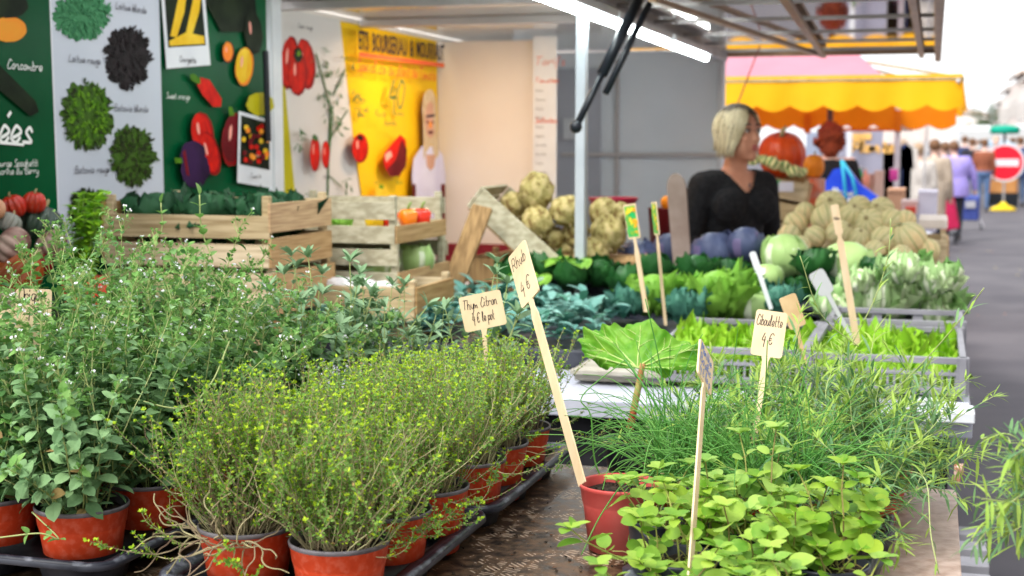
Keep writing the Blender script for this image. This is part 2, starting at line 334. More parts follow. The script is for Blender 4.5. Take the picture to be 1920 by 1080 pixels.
class Wall:      # drawing on a wall plane x = const; pixel outlines are only used to size the print at design time
    def __init__(s, x): s.x = x; s.mb = MB(); s.k = 0
    def P(s, p): s_ = X(p[0], p[1], s.x); return s_
    def poly(s, pts, m, lift=True):
        if lift: s.k += 1
        o = V((.0012 + .0003 * s.k, 0, 0)); q = [s.P(p) + o for p in pts]; s.mb.add(q, [tuple(range(len(q)))], I(m)); return o
    def rnd(s, c, rx, ry, m, jag=0, n=36, rot=0, seed=1):
        rr = random.Random(seed); pts = []
        for i in range(n):
            a = 2 * math.pi * i / n; q = 1 + jag * rr.uniform(-1, 1); x = rx * q * math.cos(a); y = ry * q * math.sin(a); ca, sa = math.cos(R(rot)), math.sin(R(rot))
            pts.append((c[0] + x * ca - y * sa, c[1] + x * sa + y * ca))
        return s.poly(pts, m)
    def veg(s, c, rx, ry, m, dk, rot=0, lobes=0, seed=1):
        ca, sa = math.cos(R(rot)), math.sin(R(rot))
        def o(x, y): return (c[0] + x * ca - y * sa, c[1] + x * sa + y * ca)
        s.rnd(c, rx, ry, dk, .03, rot=rot, seed=seed); s.rnd(o(-rx * .1, -ry * .05), rx * .86, ry * .9, m, .04, rot=rot, seed=seed + 1)
        for k in range(lobes): t = (k - (lobes - 1) / 2) / lobes * 2; s.poly([o(rx * t * .5, -ry * .85), o(rx * t * .95 + rx * .04, 0), o(rx * t * .5, ry * .85), o(rx * t * .85, 0)], dk)
        s.rnd(o(-rx * .35, -ry * .25), rx * .13, ry * .3, p_sheen, .1, rot=rot, seed=seed + 2)
    def head(s, c, rx, ry, m, seed, m2=None):
        s.rnd(c, rx, ry, m, .17, 60, seed=seed); rr = random.Random(seed)
        s.k += 1; o = V((.0012 + .0003 * s.k, 0, 0))
        for i in range(260):
            a = rr.uniform(0, 6.28); q = rr.random() ** .5 * .93; l = rr.uniform(3, 9); b = a + rr.uniform(-.9, .9); x = c[0] + rx * q * math.cos(a); y = c[1] + ry * q * math.sin(a)
            pts = [(x, y), (x + l * math.cos(b) - 2.5 * math.sin(b), y + l * math.sin(b) + 2.5 * math.cos(b)), (x + 1.6 * l * math.cos(b), y + 1.6 * l * math.sin(b)), (x + l * math.cos(b) + 2.5 * math.sin(b), y + l * math.sin(b) - 2.5 * math.cos(b))]
            s.mb.add([s.P(p) + o + V((.00002 * i, 0, 0)) for p in pts], [(0, 1, 2, 3)], I((m2 if m2 and q < .75 and rr.random() < .85 else m)))
    def text(s, t, p, h, wid, m, slant=.2):
        h *= .62; wid *= .48
        s.k += 1; q = s.P(p) + V((.0012 + .0003 * s.k, 0, 0)); write(s.mb, t, q, ax, az_, h, wid, I(m), slant)
# side wall body
b = MB(); b.box((WX - .03, 3.25, 1.35), (.05, 3.3, 1.75)); b.build('side_panel', green, tr)
wl = Wall(WX - .004)
wl.poly([(-150, -60), (100, -60), (112, 470), (-150, 470)], green); wl.poly([(91, -60), (296, -60), (309, 470), (112, 470)], pwhite); wl.poly([(89, -60), (92, -60), (113, 470), (110, 470)], white_m)
wl.head((152, 30), 50, 44, let_t, 3); wl.head((238, 108), 42, 56, let_d, 4); wl.head((162, 216), 46, 64, let_m, 5, let_g); wl.head((247, 292), 41, 54, let_m, 6, let_m); wl.head((165, 395), 36, 40, let_m, 8, let_g)
for t, p in (('Laitue blonde', (214, 16)), ('Laitue rouge', (126, 115)), ('Batavia blonde', (212, 208)), ('Batavia rouge', (138, 325))): wl.text(t, p, .034, .0045, ink)
wl.text('Concombre', (10, 128), .04, .006, ink_w); wl.text('ées', (-6, 266), .13, .02, ink_w); wl.poly([(-5, 264), (41, 269), (41, 274), (-5, 270)], ink_w)
wl.text('- Courge Spaghetti', (-24, 313), .03, .004, ink_w); wl.text('- Sucrine du Berry', (-24, 328), .03, .004, ink_w); wl.text('Sweet orange', (308, 184), .03, .004, ink_w)
wl.rnd((12, 55), 33, 24, p_org, .02); wl.rnd((12, 10), 36, 24, p_blk, .02); wl.poly([(-30, 95), (0, 128), (62, 190), (68, 210), (52, 218), (40, 208), (-30, 150)], p_blk)
def polaroid(q, m, seed, cap):
    wl.poly(q, white_m); a, b_, c_, d_ = [V((*p, 0)) for p in q]
    def B(u, v): t = a.lerp(b_, u).lerp(d_.lerp(c_, u), v); return (t.x, t.y)
    wl.poly([B(.07, .05), B(.93, .05), B(.93, .74), B(.07, .74)], p_blk); rr = random.Random(seed)
    if m == 'y':
        for u in (.28, .62): wl.poly([B(u, .62), B(u - .14, .6), B(u + .12, .1), B(u + .3, .08), B(u + .22, .3)], p_yel)
        wl.poly([B(.1, .66), B(.5, .56), B(.9, .62), B(.9, .72), B(.1, .72)], p_yel)
    else:
        for i in range(34):
            t = B(rr.uniform(.14, .86), rr.uniform(.1, .7)); wl.rnd(t, 4.5, 5, rr.choice([p_red, p_yel, p_wine, p_org, p_wine, p_skin]), n=12)
    wl.text(cap, B(.3, .92), .03, .004, ink)
wl.poly([(378, 0), (470, -50), (480, 60), (410, 60), (400, 40)], p_blk); wl.rnd((450, 20), 13, 36, p_blk, rot=-20)
polaroid([(296, -22), (378, -22), (390, 122), (307, 129)], 'y', 1, 'Courgette')
wl.veg((470, 62), 17, 40, p_blk, p_blk, -5, 2); wl.veg((452, 125), 17, 36, p_yel, p_org, 4, 2, 4); wl.veg((421, 98), 11, 20, p_org, p_wine, seed=5)
wl.poly([(368, 145), (385, 150), (408, 185), (407, 200), (392, 200), (372, 178), (362, 160)], p_red); wl.poly([(348, 140), (356, 138), (368, 148), (368, 158), (360, 156), (350, 150)], let_g)
wl.veg((430, 262), 22, 50, p_wine, p_drk, 6, 2, 3); wl.veg((371, 250), 21, 40, p_red, p_drk, -8, 2, 5); wl.veg((385, 288), 18, 42, p_red, p_drk, -14, 1, 8); wl.rnd((352, 290), 24, 26, p_pur, .06, seed=4); wl.rnd((356, 318), 27, 34, p_pur, .06, seed=6); wl.poly([(332, 285), (337, 280), (345, 330), (339, 328)], p_wine); wl.poly([(316, 296), (330, 296), (332, 306), (318, 306)], let_g)
wl.poly([(418, 200), (424, 200), (430, 216), (420, 218)], let_g); wl.rnd((478, 195), 26, 22, pol, .05)
polaroid([(437, 208), (500, 226), (500, 353), (434, 342)], 'r', 5, 'Tomate')
wl.mb.build('green_vegetable_poster', PM, tr)
# inner wall and yellow poster (x = -2.5)
b = MB(); b.box((-2.53, 6.78, 1.35), (.05, 3.4, 1.42)); b.build('inner_side_wall', peach, tr)
wl = Wall(-2.502)
wl.poly([(519, 12), (637, 38), (680, 430), (519, 430)], pcream); wl.poly([(519, 30), (524, 60), (559, 430), (519, 430)], pol); wl.poly([(637, 39), (818, 77), (824, 430), (686, 430), (660, 250)], pyel)
wl.veg((542, 118), 17, 50, p_red, p_drk, 4, 0, 3); wl.veg((572, 120), 18, 48, p_red, p_drk, -6, 0, 6); wl.veg((557, 140), 18, 40, p_red, p_drk, 0, 1, 9); wl.rnd((557, 103), 8, 15, p_blk, .14); wl.rnd((558, 100), 3, 6, let_g, .2)
for a, b2 in (((612, 370), (617, 200)), ((617, 260), (650, 205)), ((614, 300), (622, 210)), ((617, 200), (590, 100)), ((615, 330), (637, 350)), ((622, 180), (645, 130))):
    wl.poly([(a[0] - 1.5, a[1]), (a[0] + 1.5, a[1]), (b2[0] + 1.2, b2[1]), (b2[0] - 1.2, b2[1])], ink_g)
rr = random.Random(5)
for c_, n_, sp in (((600, 130), 16, 18), ((614, 190), 22, 16), ((640, 120), 10, 12), ((662, 175), 10, 8), ((668, 205), 8, 9), ((575, 360), 5, 5), ((638, 345), 8, 8), ((548, 245), 6, 6), ((543, 270), 5, 6), ((620, 230), 10, 12)):
    for i in range(n_):
        x, y = c_[0] + rr.gauss(0, sp * .5), c_[1] + rr.gauss(0, sp); a = rr.uniform(0, 3.14); l = rr.uniform(5, 12)
        wl.poly([(x, y), (x + l * math.cos(a) + 2, y + l * math.sin(a)), (x + 1.7 * l * math.cos(a), y + 1.7 * l * math.sin(a)), (x + l * math.cos(a) - 2, y + l * math.sin(a) + 2)], ink_g)
wl.veg((575, 288), 10, 34, p_red, p_drk); wl.veg((595, 290), 8, 26, p_red, p_drk, seed=4); wl.veg((660, 278), 16, 28, p_red, p_drk, 0, 2, 7); wl.rnd((660, 258), 6, 5, p_blk, .3, 10); wl.rnd((574, 258), 6, 6, ink_g, .3, 10)
wl.poly([(703, 300), (706, 285), (735, 252), (746, 262), (748, 300), (735, 330), (718, 330), (706, 315)], p_red); wl.poly([(738, 262), (748, 280), (746, 312), (733, 330), (716, 331), (709, 318), (726, 300)], p_wine); wl.poly([(706, 290), (716, 282), (720, 292), (708, 304)], p_sheen)
wl.rnd((699, 362), 13, 17, p_yel, .04); wl.rnd((699, 350), 5, 4, let_g, .2, 9)
wl.poly([(762, 430), (757, 330), (760, 298), (776, 274), (804, 274), (816, 292), (821, 330), (817, 430)], p_lav); wl.poly([(758, 345), (764, 345), (766, 430), (758, 430)], p_wine); wl.poly([(812, 345), (820, 345), (820, 430), (812, 430)], p_wine)
wl.rnd((790, 205), 14, 38, p_hair, .03); wl.poly([(777, 205), (803, 205), (808, 290), (800, 300), (794, 270), (784, 285), (779, 300)], p_hair); wl.poly([(783, 290), (801, 290), (799, 312), (792, 320), (785, 312)], p_skin); wl.rnd((791, 225), 10, 34, p_skin); wl.rnd((786, 229), 2, 3, p_wine); wl.rnd((796, 229), 2, 3, p_wine); wl.poly([(797, 195), (803, 215), (802, 255), (797, 240)], p_hair); wl.poly([(789, 228), (793, 228), (794, 240), (788, 240)], p_org); wl.poly([(783, 216), (799, 214), (799, 219), (783, 221)], ink); wl.poly([(786, 246), (796, 245), (795, 251), (787, 251)], p_wine)
for t, p, h, w_, m in (('Specialiste du plant de Tomate', (652, 132), .085, .014, ink_r), ('40', (712, 198), .2, .03, ink_g), ('Plus de', (685, 218), .045, .007, ink_g), ('varietes', (722, 216), .04, .006, ink_g), ('disponibles', (702, 234), .04, .006, ink_g), ('Noire', (683, 345), .03, .004, ink_g), ('Ananas', (725, 345), .03, .004, ink_g), ('Coeur rouge', (538, 52), .03, .005, ink), ('Andine', (585, 335), .03, .004, ink)): wl.text(t, p, h, w_, m)
wl.poly([(653, 98), (816, 119), (816, 127), (654, 107)], ink_r)
wl.k += 1; p0 = wl.P((653, 94)) + V((.0012 + .0003 * wl.k, 0, 0)); p1 = wl.P((816, 116)) + V((.0012 + .0003 * wl.k, 0, 0)); block(wl.mb, 'ETS  BOURSERIAU  &  MOURRAUT', p0, p1 - p0, az_, (p1 - p0).length, .088, I(ink))
wl.mb.build('yellow_tomato_poster', PM, tr)
# end partition, rear grey room
b = MB(); b.box((-2.24, 7.11, 1.3), (.53, .05, 1.46)); b.build('partition_panel', peach, tr)
b = MB(); q = X(860, 470, -2.2); b.box((-2.24, 7.07, .9), (.53, .03, .16)); b.build('skirting', M('dark red skirting', (.2, .01, .02), rough=.5), tr)
b = MB(); b.box((-1.85, YE + .03, 1.35), (1.3, .05, 1.4)); b.build('rear_panel', greyw, tr)
b = MB(); b.box((-2.08, YE - .015, 1.3), (.28, .02, 1.3)); b.build('rear_locker', greyd, tr)
b = MB(); z0 = Y(1200, 290, YE - .03).z; b.box((-1.7, YE - .03, z0), (.96, .03, .025)); x0 = Y(1158, 290, YE).x; b.box((x0, YE - .02, 1.4), (.022, .03, 1.2)); b.build('panel_trim', M('panel trim', (.5, .48, .48), rough=.5), tr)
b = MB(); q = Y(1070, 242, YE - .04); b.box(q, (.09, .03, .13)); b.build('switch_box', white_m, tr)
b = MB(); b.box((-1.85, 6.6, 2.085), (1.3, 3.8, .05)); b.build('ceiling', gloss, tr)
for yy in (6.05, 5.2): b = MB(); b.box((-1.9, yy, 2.04), (1.2, .06, .035)); b.build('ceiling_beam', alu, tr)
b = MB(); b.box((-2.45, 5.0, 1.35), (.075, .09, 1.5)); b.build('corner_post', white_m, tr); b = MB(); b.box((-2.42, 3.3, 2.1), (.1, 3.4, .06)); b.build('side_rail', white_m, tr)
b = MB(); b.tube([X(498, 95, WX + .04), X(503, 265, WX + .04)], .012, 8); b.build('wall_strut', black_m, tr)
b = MB(); a_, c_ = X(1088, -20, CX_), X(1093, 420, CX_); b.box(((a_.x + c_.x) / 2, (a_.y + c_.y) / 2, 1.3), (.036, .05, 1.5)); b.build('side_post', post_m, tr); b = MB(); b.box((CX_, 8.44, 1.25), (.03, .06, 1.6)); b.build('side_post', white_m, tr)
b = MB(); b.box((CX_, 6.3, 2.03), (.06, 4.4, .09)); b.build('roof_rail', M('grey roof rail', (.45, .44, .44), (.55, .54, .53), .5, 4), tr)
b = MB(); b.box((-1.86, 6.65, .62), (1.28, 3.7, .06)); b.box((CX_ - .01, 6.65, .45), (.03, 3.7, .4)); b.build('floor_skirt', white_t, tr)
for yy in (6.1, 7.3):
    wh = MB(); wh.lathe([(.0, -.05), (.2, -.06), (.27, -.04), (.27, .06), (.2, .08), (0, .07)], (-1.3, yy, .27), 24, rot=Matrix.Rotation(R(90), 3, 'Y')); wh.build('wheel', M('tyre rubber', (.02, .02, .02), rough=.8), tr, True)
# canopy: mirror-lined hatch held out over the stall
CZn = 2.005; cb = MB(); cb.box((-.6, 6.55, CZn + .03), (1.17, 3.9, .02)); cv = cb.build('canopy_panel', gloss2, tr)
for yy in (4.65, 5.4, 6.15, 6.9, 7.55, 8.15): b = MB(); b.box((-.6, yy, CZn + .016), (1.16, .022, .008)); b.build('canopy_rib', alu, tr)
b = MB(); b.box((-.09, 6.55, CZn + .002), (.03, 3.95, .04)); b.box((-.0, 6.55, CZn + .01), (.035, 3.95, .1)); b.box((-.6, 8.5, CZn + .022), (1.2, .03, .035)); b.box((-.6, 4.6, CZn + .01), (1.2, .03, .05)); b.build('canopy_frame', brown_al, tr)
b = MB(); b.beam((-.95, 4.9, CZn - .01), (-.62, 8.3, CZn - .01), .03, .02); b.beam((-.5, 4.7, CZn - .01), (-.62, 8.3, CZn - .012), .03, .02); b.build('canopy_brace', brown_al, tr)
b = MB(); p0 = X(1080, 238, CX_ + .06); p1 = Z(1199, -4, 2.0); e = (p1 - p0); b.tube([p0, p0 + e * .45], .012, 10); b.tube([p0 + e * .4, p1], .019, 10); b.ball(p0, .022, 10); dd = V((.035, .0, -.02)); b.tube([p0 + e * .3 + dd, p1 + dd], .012, 8); b.build('gas_strut', black_m, tr, True)
b = MB(); b.tube([Y(1425, 85, 7.2), Y(1400, 150, 7.2), Y(1383, 195, 7.2)], .004, 5); b.build('pull_cord', M('pull cord', (.25, .1, .08), rough=.7), tr)
# fluorescent lamps along the opening
tube_e = M('lit fluorescent tube', (.92, 1, .98), emit=25); 
lampn = ['nearest of the three lit fluorescent lamps under the trailer roof edge', 'middle lit fluorescent lamp, crossed by the black gas strut', 'farthest lit fluorescent lamp, nearest the woman in black']
for i, (a, c_) in enumerate(((4.05, 5.2), (5.22, 6.33), (6.4, 7.5))):
    l = thing('fluorescent_lamp', lampn[i], 'lamp', (-1.16, (a + c_) / 2, 1.94), 'fluorescent lamps in a row')
    b = MB(); b.box((-1.16, (a + c_) / 2, 1.975), (.06, c_ - a, .03)); b.build('fixture', white_m, l)
    b = MB(); b.tube([(-1.16, a + .02, 1.945), (-1.16, c_ - .02, 1.945)], .014, 12); b.build('tube', tube_e, l, True)
# warm lamp inside the poster compartment
l = thing('spot_lamp', 'small warm lamp above the yellow poster inside the trailer', 'lamp', (-2.1, 6.4, 2.05))
b = MB(); b.lathe([(.05, .012), (.055, 0), (.04, -.006)], (-2.05, 6.25, 2.058), 16); b.build('housing', white_m, l, True)
b = MB(); b.ball((-2.05, 6.25, 2.052), .006, 12); b.build('bulb', M('warm bulb', (1, .6, .3), emit=3), l, True)
pl = bpy.data.lights.new('spot_lamp_light', 'AREA'); pl.shape = 'DISK'; pl.size = .16; pl.energy = 11; pl.color = (1, .68, .42); po = bpy.data.objects.new('spot_lamp_light', pl); C.objects.link(po); po.location = (-2.05, 6.25, 2.056)
# price list hung on the partition edge
s_ = thing('price_list', 'narrow white price list with red heading hung at the partition edge', 'sign', Y(1022, 300, 7.0))
b = MB(); a_, c_ = Y(1000, 68, 7.0), Y(1043, 390, 7.0); b.box(((a_.x + c_.x) / 2, 7.0, (a_.z + c_.z) / 2), (c_.x - a_.x, .006, a_.z - c_.z)); b.build('board', white_m, s_)
b = MB(); xd = V((1, 0, 0))
for t, py, h in (('Tarifs', 122, .05), ('Tomates', 155, .03), ('Salades', 230, .03)): write(b, t, Y(1003, py, 6.995), xd, az_, h * .8, .003)
for k in range(11): write(b, rr.choice(['Carotte', 'Poireau', 'Oignon', 'Radis']), Y(1004, 172 + 17 * k, 6.995), xd, az_, .012, .001, 1)
b.build('lettering', [ink_r, ink], s_)
# ============================================================ stall tables
TZ = .87
def mesh_ply():
    m = bpy.data.materials.new('wet patterned plywood'); m.use_nodes = True; n = m.node_tree; p = n.nodes['Principled BSDF']
    def N(t, **k):
        q = n.nodes.new(t)
        for a, v in k.items(): setattr(q, a, v)
        return q
    tc = N('ShaderNodeTexCoord'); sp = N('ShaderNodeSeparateXYZ'); lk(n, tc.outputs['Object'], sp.inputs[0])
    def MT(op, a, b=None, c=None):
        q = N('ShaderNodeMath', operation=op)
        for i, v in enumerate((a, b, c)):
            if v is None: continue
            if isinstance(v, (int, float)): q.inputs[i].default_value = v
            else: lk(n, v, q.inputs[i])
        return q.outputs[0]
    cell = .03
    cx_, cy_ = MT('MULTIPLY', sp.outputs[0], 1 / cell), MT('MULTIPLY', sp.outputs[1], 1 / cell)
    chk = MT('MODULO', MT('ADD', MT('ADD', MT('FLOOR', cx_), MT('FLOOR', cy_)), 1000), 2)
    l1 = MT('FRACT', MT('MULTIPLY', MT('ADD', sp.outputs[0], sp.outputs[1]), 90)); l2 = MT('FRACT', MT('MULTIPLY', MT('SUBTRACT', sp.outputs[0], sp.outputs[1]), 95))
    fx, fy = MT('FRACT', cx_), MT('FRACT', cy_)
    def inside(f): return MT('MULTIPLY', MT('GREATER_THAN', f, .1), MT('LESS_THAN', f, .9))
    ins = MT('MULTIPLY', inside(fx), inside(fy))
    ln = MT('ADD', MT('MULTIPLY', MT('LESS_THAN', l1, .38), chk), MT('MULTIPLY', MT('LESS_THAN', l2, .38), MT('SUBTRACT', 1, chk)))
    pat = MT('MULTIPLY', ln, ins)
    nz = N('ShaderNodeTexNoise'); nz.inputs['Scale'].default_value = 7; nz.inputs['Detail'].default_value = 6; lk(n, tc.outputs['Object'], nz.inputs['Vector'])
    n2 = N('ShaderNodeTexNoise'); n2.inputs['Scale'].default_value = 45; n2.inputs['Detail'].default_value = 5; lk(n, tc.outputs['Object'], n2.inputs['Vector'])
    # dryness rises towards the right hand edge of the board, where it is worn pale
    dry = N('ShaderNodeMapRange'); dry.inputs[1].default_value = 1.05; dry.inputs[2].default_value = 1.16; lk(n, sp.outputs[0], dry.inputs[0])
    base = N('ShaderNodeValToRGB'); e = base.color_ramp.elements; e[0].position = .35; e[0].color = (.018, .009, .005, 1); e[1].position = .68; e[1].color = (.14, .075, .035, 1); lk(n, n2.outputs['Fac'], base.inputs[0])
    pale = N('ShaderNodeValToRGB'); e = pale.color_ramp.elements; e[0].position = .3; e[0].color = (.3, .19, .14, 1); e[1].position = .7; e[1].color = (.52, .4, .34, 1); lk(n, n2.outputs['Fac'], pale.inputs[0])
    mx = N('ShaderNodeMix', data_type='RGBA'); lk(n, dry.outputs[0], mx.inputs[0]); lk(n, base.outputs[0], mx.inputs[6]); lk(n, pale.outputs[0], mx.inputs[7])
    msk = MT('MULTIPLY', MT('MULTIPLY', pat, MT('SUBTRACT', 1, MT('MULTIPLY', dry.outputs[0], .72))), MT('GREATER_THAN', MT('ADD', MT('MULTIPLY', nz.outputs['Fac'], .65), MT('MULTIPLY', n2.outputs['Fac'], .35)), .515))
    mx2 = N('ShaderNodeMix', data_type='RGBA'); lk(n, MT('MULTIPLY', msk, .7), mx2.inputs[0]); lk(n, mx.outputs[2], mx2.inputs[6]); mx2.inputs[7].default_value = (.5, .38, .28, 1); lk(n, mx2.outputs[2], p.inputs['Base Color'])
    ro = N('ShaderNodeMapRange'); ro.inputs[3].default_value = .25; ro.inputs[4].default_value = .75; lk(n, n2.outputs['Fac'], ro.inputs[0]); lk(n, ro.outputs[0], p.inputs['Roughness'])
    bp = N('ShaderNodeBump'); bp.inputs['Strength'].default_value = .6; bp.inputs['Distance'].default_value = .002; lk(n, MT('ADD', pat, n2.outputs['Fac']), bp.inputs['Height']); lk(n, bp.outputs[0], p.inputs['Normal'])
    return m
t1 = thing('trestle_table', 'front trestle table with wet patterned plywood top carrying the herb pots', 'table', (-1.2, 1.9, 0))
b = MB(); b.box((-1.27, 1.69, TZ - .009), (2.65, 1.98, .018)); b.build('table_top', mesh_ply(), t1)
b = MB(); b.box((.045, 1.69, TZ - .045), (.02, 1.96, .05)); b.box((-1.27, 2.66, TZ - .045), (2.6, .03, .05)); b.build('frame', brown_al, t1)
for x in (-2.5, -.02):
    for y in (.85, 2.6): b = MB(); b.box((x, y, .42), (.05, .05, .84)); b.build('leg', alu, t1)
q = Z(1803, 865, .87); b = MB(); b.box((.06, q.y - .02, .85), (.012, .045, .03)); b.box((.068, q.y - .02, .858), (.008, .015, .02)); b.build('hinge', M('rusty bracket', (.35, .1, .02), (.75, .55, .45), .7, 60), t1)
t2 = thing('display_table', 'rear display table with white laminate front carrying crates of vegetables', 'table', (-1.1, 5.5, 0))
b = MB(); b.box((-1.05, 5.55, TZ - .02), (2.3, 4.3, .04)); b.build('table_top', white_t, t2); b = MB(); b.box((-1.05, 3.393, TZ - .022), (2.3, .02, .042)); b.build('front_rail', white_t, t2)
for x in (-2.1, 0.02):
    for y in (3.6, 5.6, 7.6): b = MB(); b.box((x, y, .41), (.05, .05, .82)); b.build('leg', alu, t2)
b = MB(); b.grid(lambda u, v: V((-2.19 + 2.24 * u, 3.42 + .02 * math.sin(u * 60) * (1 - v) , .02 + .81 * v)), 60, 4); tag(b.build('table_shade_sheet', M('black shade sheet', (.008, .008, .01), (.02, .02, .024), .9, 20)), 'added black sheet standing in for the shade beneath the white table edge', 'cloth')  # added dark sheet: its black colour stands in for shade under the table
# debris on the front table: bark and leaf crumbs
b = MB()
for i in range(900):
    x, y = rnd.uniform(-1.1, -.05), rnd.uniform(1.55, 2.67)
    if not (-.66 < x < -.3 or -1.08 < x < -.98 or rnd.random() < .25): continue
    a = rnd.uniform(0, 6.28); l = rnd.uniform(.003, .013); d = V((math.cos(a), math.sin(a), rnd.uniform(0, .3))); b.leaf(V((x, y, TZ + .001)), d, V((0, 0, 1)), l, l * rnd.uniform(.25, .7), .1, rnd.uniform(0, .6), 2, mi=rnd.choice([0, 0, 0, 1, 2]))
tag(b.build('soil_crumbs', [soil, M('dead leaf bits', (.12, .05, .025), (.25, .15, .08), .8, 40), M('pale bark bits', (.2, .14, .09), (.34, .25, .17), .8, 40)]), 'dark soil crumbs and dead leaf bits scattered over the wet plywood', 'debris', kind='stuff')
# slatted crates stacked low under the table end, white foam box pieces
s_ = thing('slatted_pallet', 'grey slatted pallet lying beneath the table end beside the street', 'pallet', (.06, 3.1, .3))
b = MB()
for k in range(5): b.box((.03, 2.98 + .13 * k, .57), (.22, .07, .02))
b.box((-.05, 3.2, .545), (.05, .6, .03)); b.box((.12, 3.2, .545), (.04, .6, .03)); b.box((0, 3.24, .27), (.12, .3, .52)); b.build('slats', grey_p, s_)
for k, (px, py, w_) in enumerate(((1735, 755, .1), (1775, 785, .12))):
    q = Z(px, py, .885 if k == 0 else .87); o = MB(); o.box((q.x, 3.42 - .05 * k, .885), (w_, .1, .025)); o.box((q.x, 3.42 - .05 * k, .9), (w_ * .8, .07, .012))
    tag(o.build('foam_lid', white_m), ['white foam lid under the grey crate rim', 'white foam lid at the table corner by the street'][k], 'lid')
# ============================================================ wooden crates
def slat_crate(label, x0, x1, y0, y1, z0, z1, mats, nsl=2, gap=.016, rot=None, endopen=False, fd=0, group='wooden crates on the stall', cat='crate'):
    """x0..x1 long side facing the camera, slats on four sides, triangular-ish corner posts"""
    c0 = V(((x0 + x1) / 2, (y0 + y1) / 2, z0)); r = thing('wooden_crate', label, cat, c0, group); H = z1 - z0
    pl_ = MB(); sl = MB(); t = .008; sh = (H - .01 - gap * (nsl - 1)) / nsl
    def T(p): p = V(p); return (rot @ (p - c0) + c0) if rot is not None else p
    def bx(mb, c, s, mi=None): mb.box(T(c), s, rot, mi)
    def put(mb, name, mt): return mb.build(name, mt, r)
    for i in range(nsl):
        zc = z0 + sh / 2 + i * (sh + gap)
        shf = sh - fd / nsl; zf = z0 + shf / 2 + i * (shf + gap); f = MB(); bx(f, ((x0 + x1) / 2, y0 + t / 2, zf), (x1 - x0 - .002, t, shf)); put(f, 'slat', mats[0])
        f = MB(); bx(f, ((x0 + x1) / 2, y1 - t / 2, zc), (x1 - x0 - .002, t, sh)); put(f, 'slat', mats[0])
        if not (endopen and i == nsl - 1):
            f = MB(); bx(f, (x1 - t / 2 + .003, (y0 + y1) / 2, zc), (t, y1 - y0, sh)); put(f, 'slat', mats[1])
            f = MB(); bx(f, (x0 + t / 2 - .003, (y0 + y1) / 2, zc), (t, y1 - y0, sh)); put(f, 'slat', mats[1])
    for x in (x0 + .018, x1 - .018):
        for y in (y0 + .022, y1 - .022): f = MB(); bx(f, (x, y, (z0 + z1) / 2 + .006), (.022, .022, H + .008)); put(f, 'corner_post', mats[0])
    f = MB(); bx(f, ((x0 + x1) / 2, (y0 + y1) / 2, z0 + .004), (x1 - x0 - .02, y1 - y0 - .02, .006)); put(f, 'base', mats[0])
    return r
wm = (wood_x, wood_y); wg = (wood_old, wood_y)
L1 = slat_crate('pale wooden crate full of dark kale, left of the other crates', -2.3, -1.77, 3.6, 4.02, 1.155, 1.345, wm, fd=.035)
slat_crate('wooden crate directly under the kale crate', -2.3, -1.765, 3.61, 4.03, 1.02, 1.148, wm, 1)
slat_crate('lowest wooden crate of the stack that carries the kale', -2.3, -1.77, 3.6, 4.02, .875, 1.013, wm, 1)
slat_crate('crate with red and yellow peppers standing on the cabbage crate', -2.1, -1.6, 4.13, 4.6, 1.19, 1.33, wg, 2, .02, endopen=True)
slat_crate('crate with pale green cabbages inside, below the pepper crate', -2.1, -1.59, 4.12, 4.6, 1.05, 1.183, wg, 2, .02, endopen=True)
slat_crate('open crate holding a white bag of garlic, lowest and nearest of the middle stack', -1.96, -1.45, 3.9, 4.24, .98, 1.09, wm, 1)
slat_crate('crate used as a riser under the garlic crate', -1.95, -1.47, 3.92, 4.25, .875, .972, wm, 1)
# tilted celeriac crate and its prop board
rot = Matrix.Rotation(R(38), 3, 'Y') @ Matrix.Rotation(R(-8), 3, 'X')
cc = Y(985, 415, 5.15)
tc_ = thing('tilted_crate', 'weathered grey crate tipped on its side, spilling knobbly celeriac', 'crate', cc)
bA, bB = Y(893, 372, 4.98), Y(1030, 500, 4.92); b = MB(); b.beam(bA, bB, .008, .092, up=V((0, 0, 1)).cross(V((0, 1, 0)))); 
b = MB(); d = (bB - bA).normalized(); nrm = V((0, -1, 0)); up_ = d.cross(nrm).normalized(); up_ = up_ if up_.z > 0 else -up_
b.prism([bA - up_ * .045, bB - up_ * .045, bB + up_ * .05, bA + up_ * .045], V((0, .012, 0))); b.build('side_board', wood_old, tc_)
bk = V((0, .33, 0)); b = MB(); b.prism([bA - up_ * .045 + bk, bB - up_ * .045 + bk, bB + up_ * .05 + bk, bA + up_ * .045 + bk], V((0, .012, 0))); b.build('far_board', wood_old, tc_)
b = MB(); e_ = bA - d * .004
for k in (0, 1): b.prism([e_ + up_ * (-.045 + .05 * k), e_ + up_ * (-.005 + .05 * k), e_ + up_ * (-.005 + .05 * k) + bk, e_ + up_ * (-.045 + .05 * k) + bk], -d * .01)
b.build('end_board', wood_old, tc_); b = MB(); b.prism([bA - up_ * .046, bB - up_ * .046, bB - up_ * .046 + bk, bA - up_ * .046 + bk], -up_ * .006); b.build('base', wood_dk, tc_)
a_, c_ = Y(905, 388, 4.9), Y(845, 545, 4.72); b = MB(); b.beam(a_, c_, .075, .02, up=V((0, 1, .1))); tag(b.build('prop_board', wood_dk), 'brown board leaning under the tilted celeriac crate', 'board')
a_ = Y(905, 500, 5.15); slat_crate('dark crate in shade behind the leaning brown board', a_.x - .05, a_.x + .42, 5.1, 5.45, .875, 1.08, (wood_dk, wood_dk), 2)
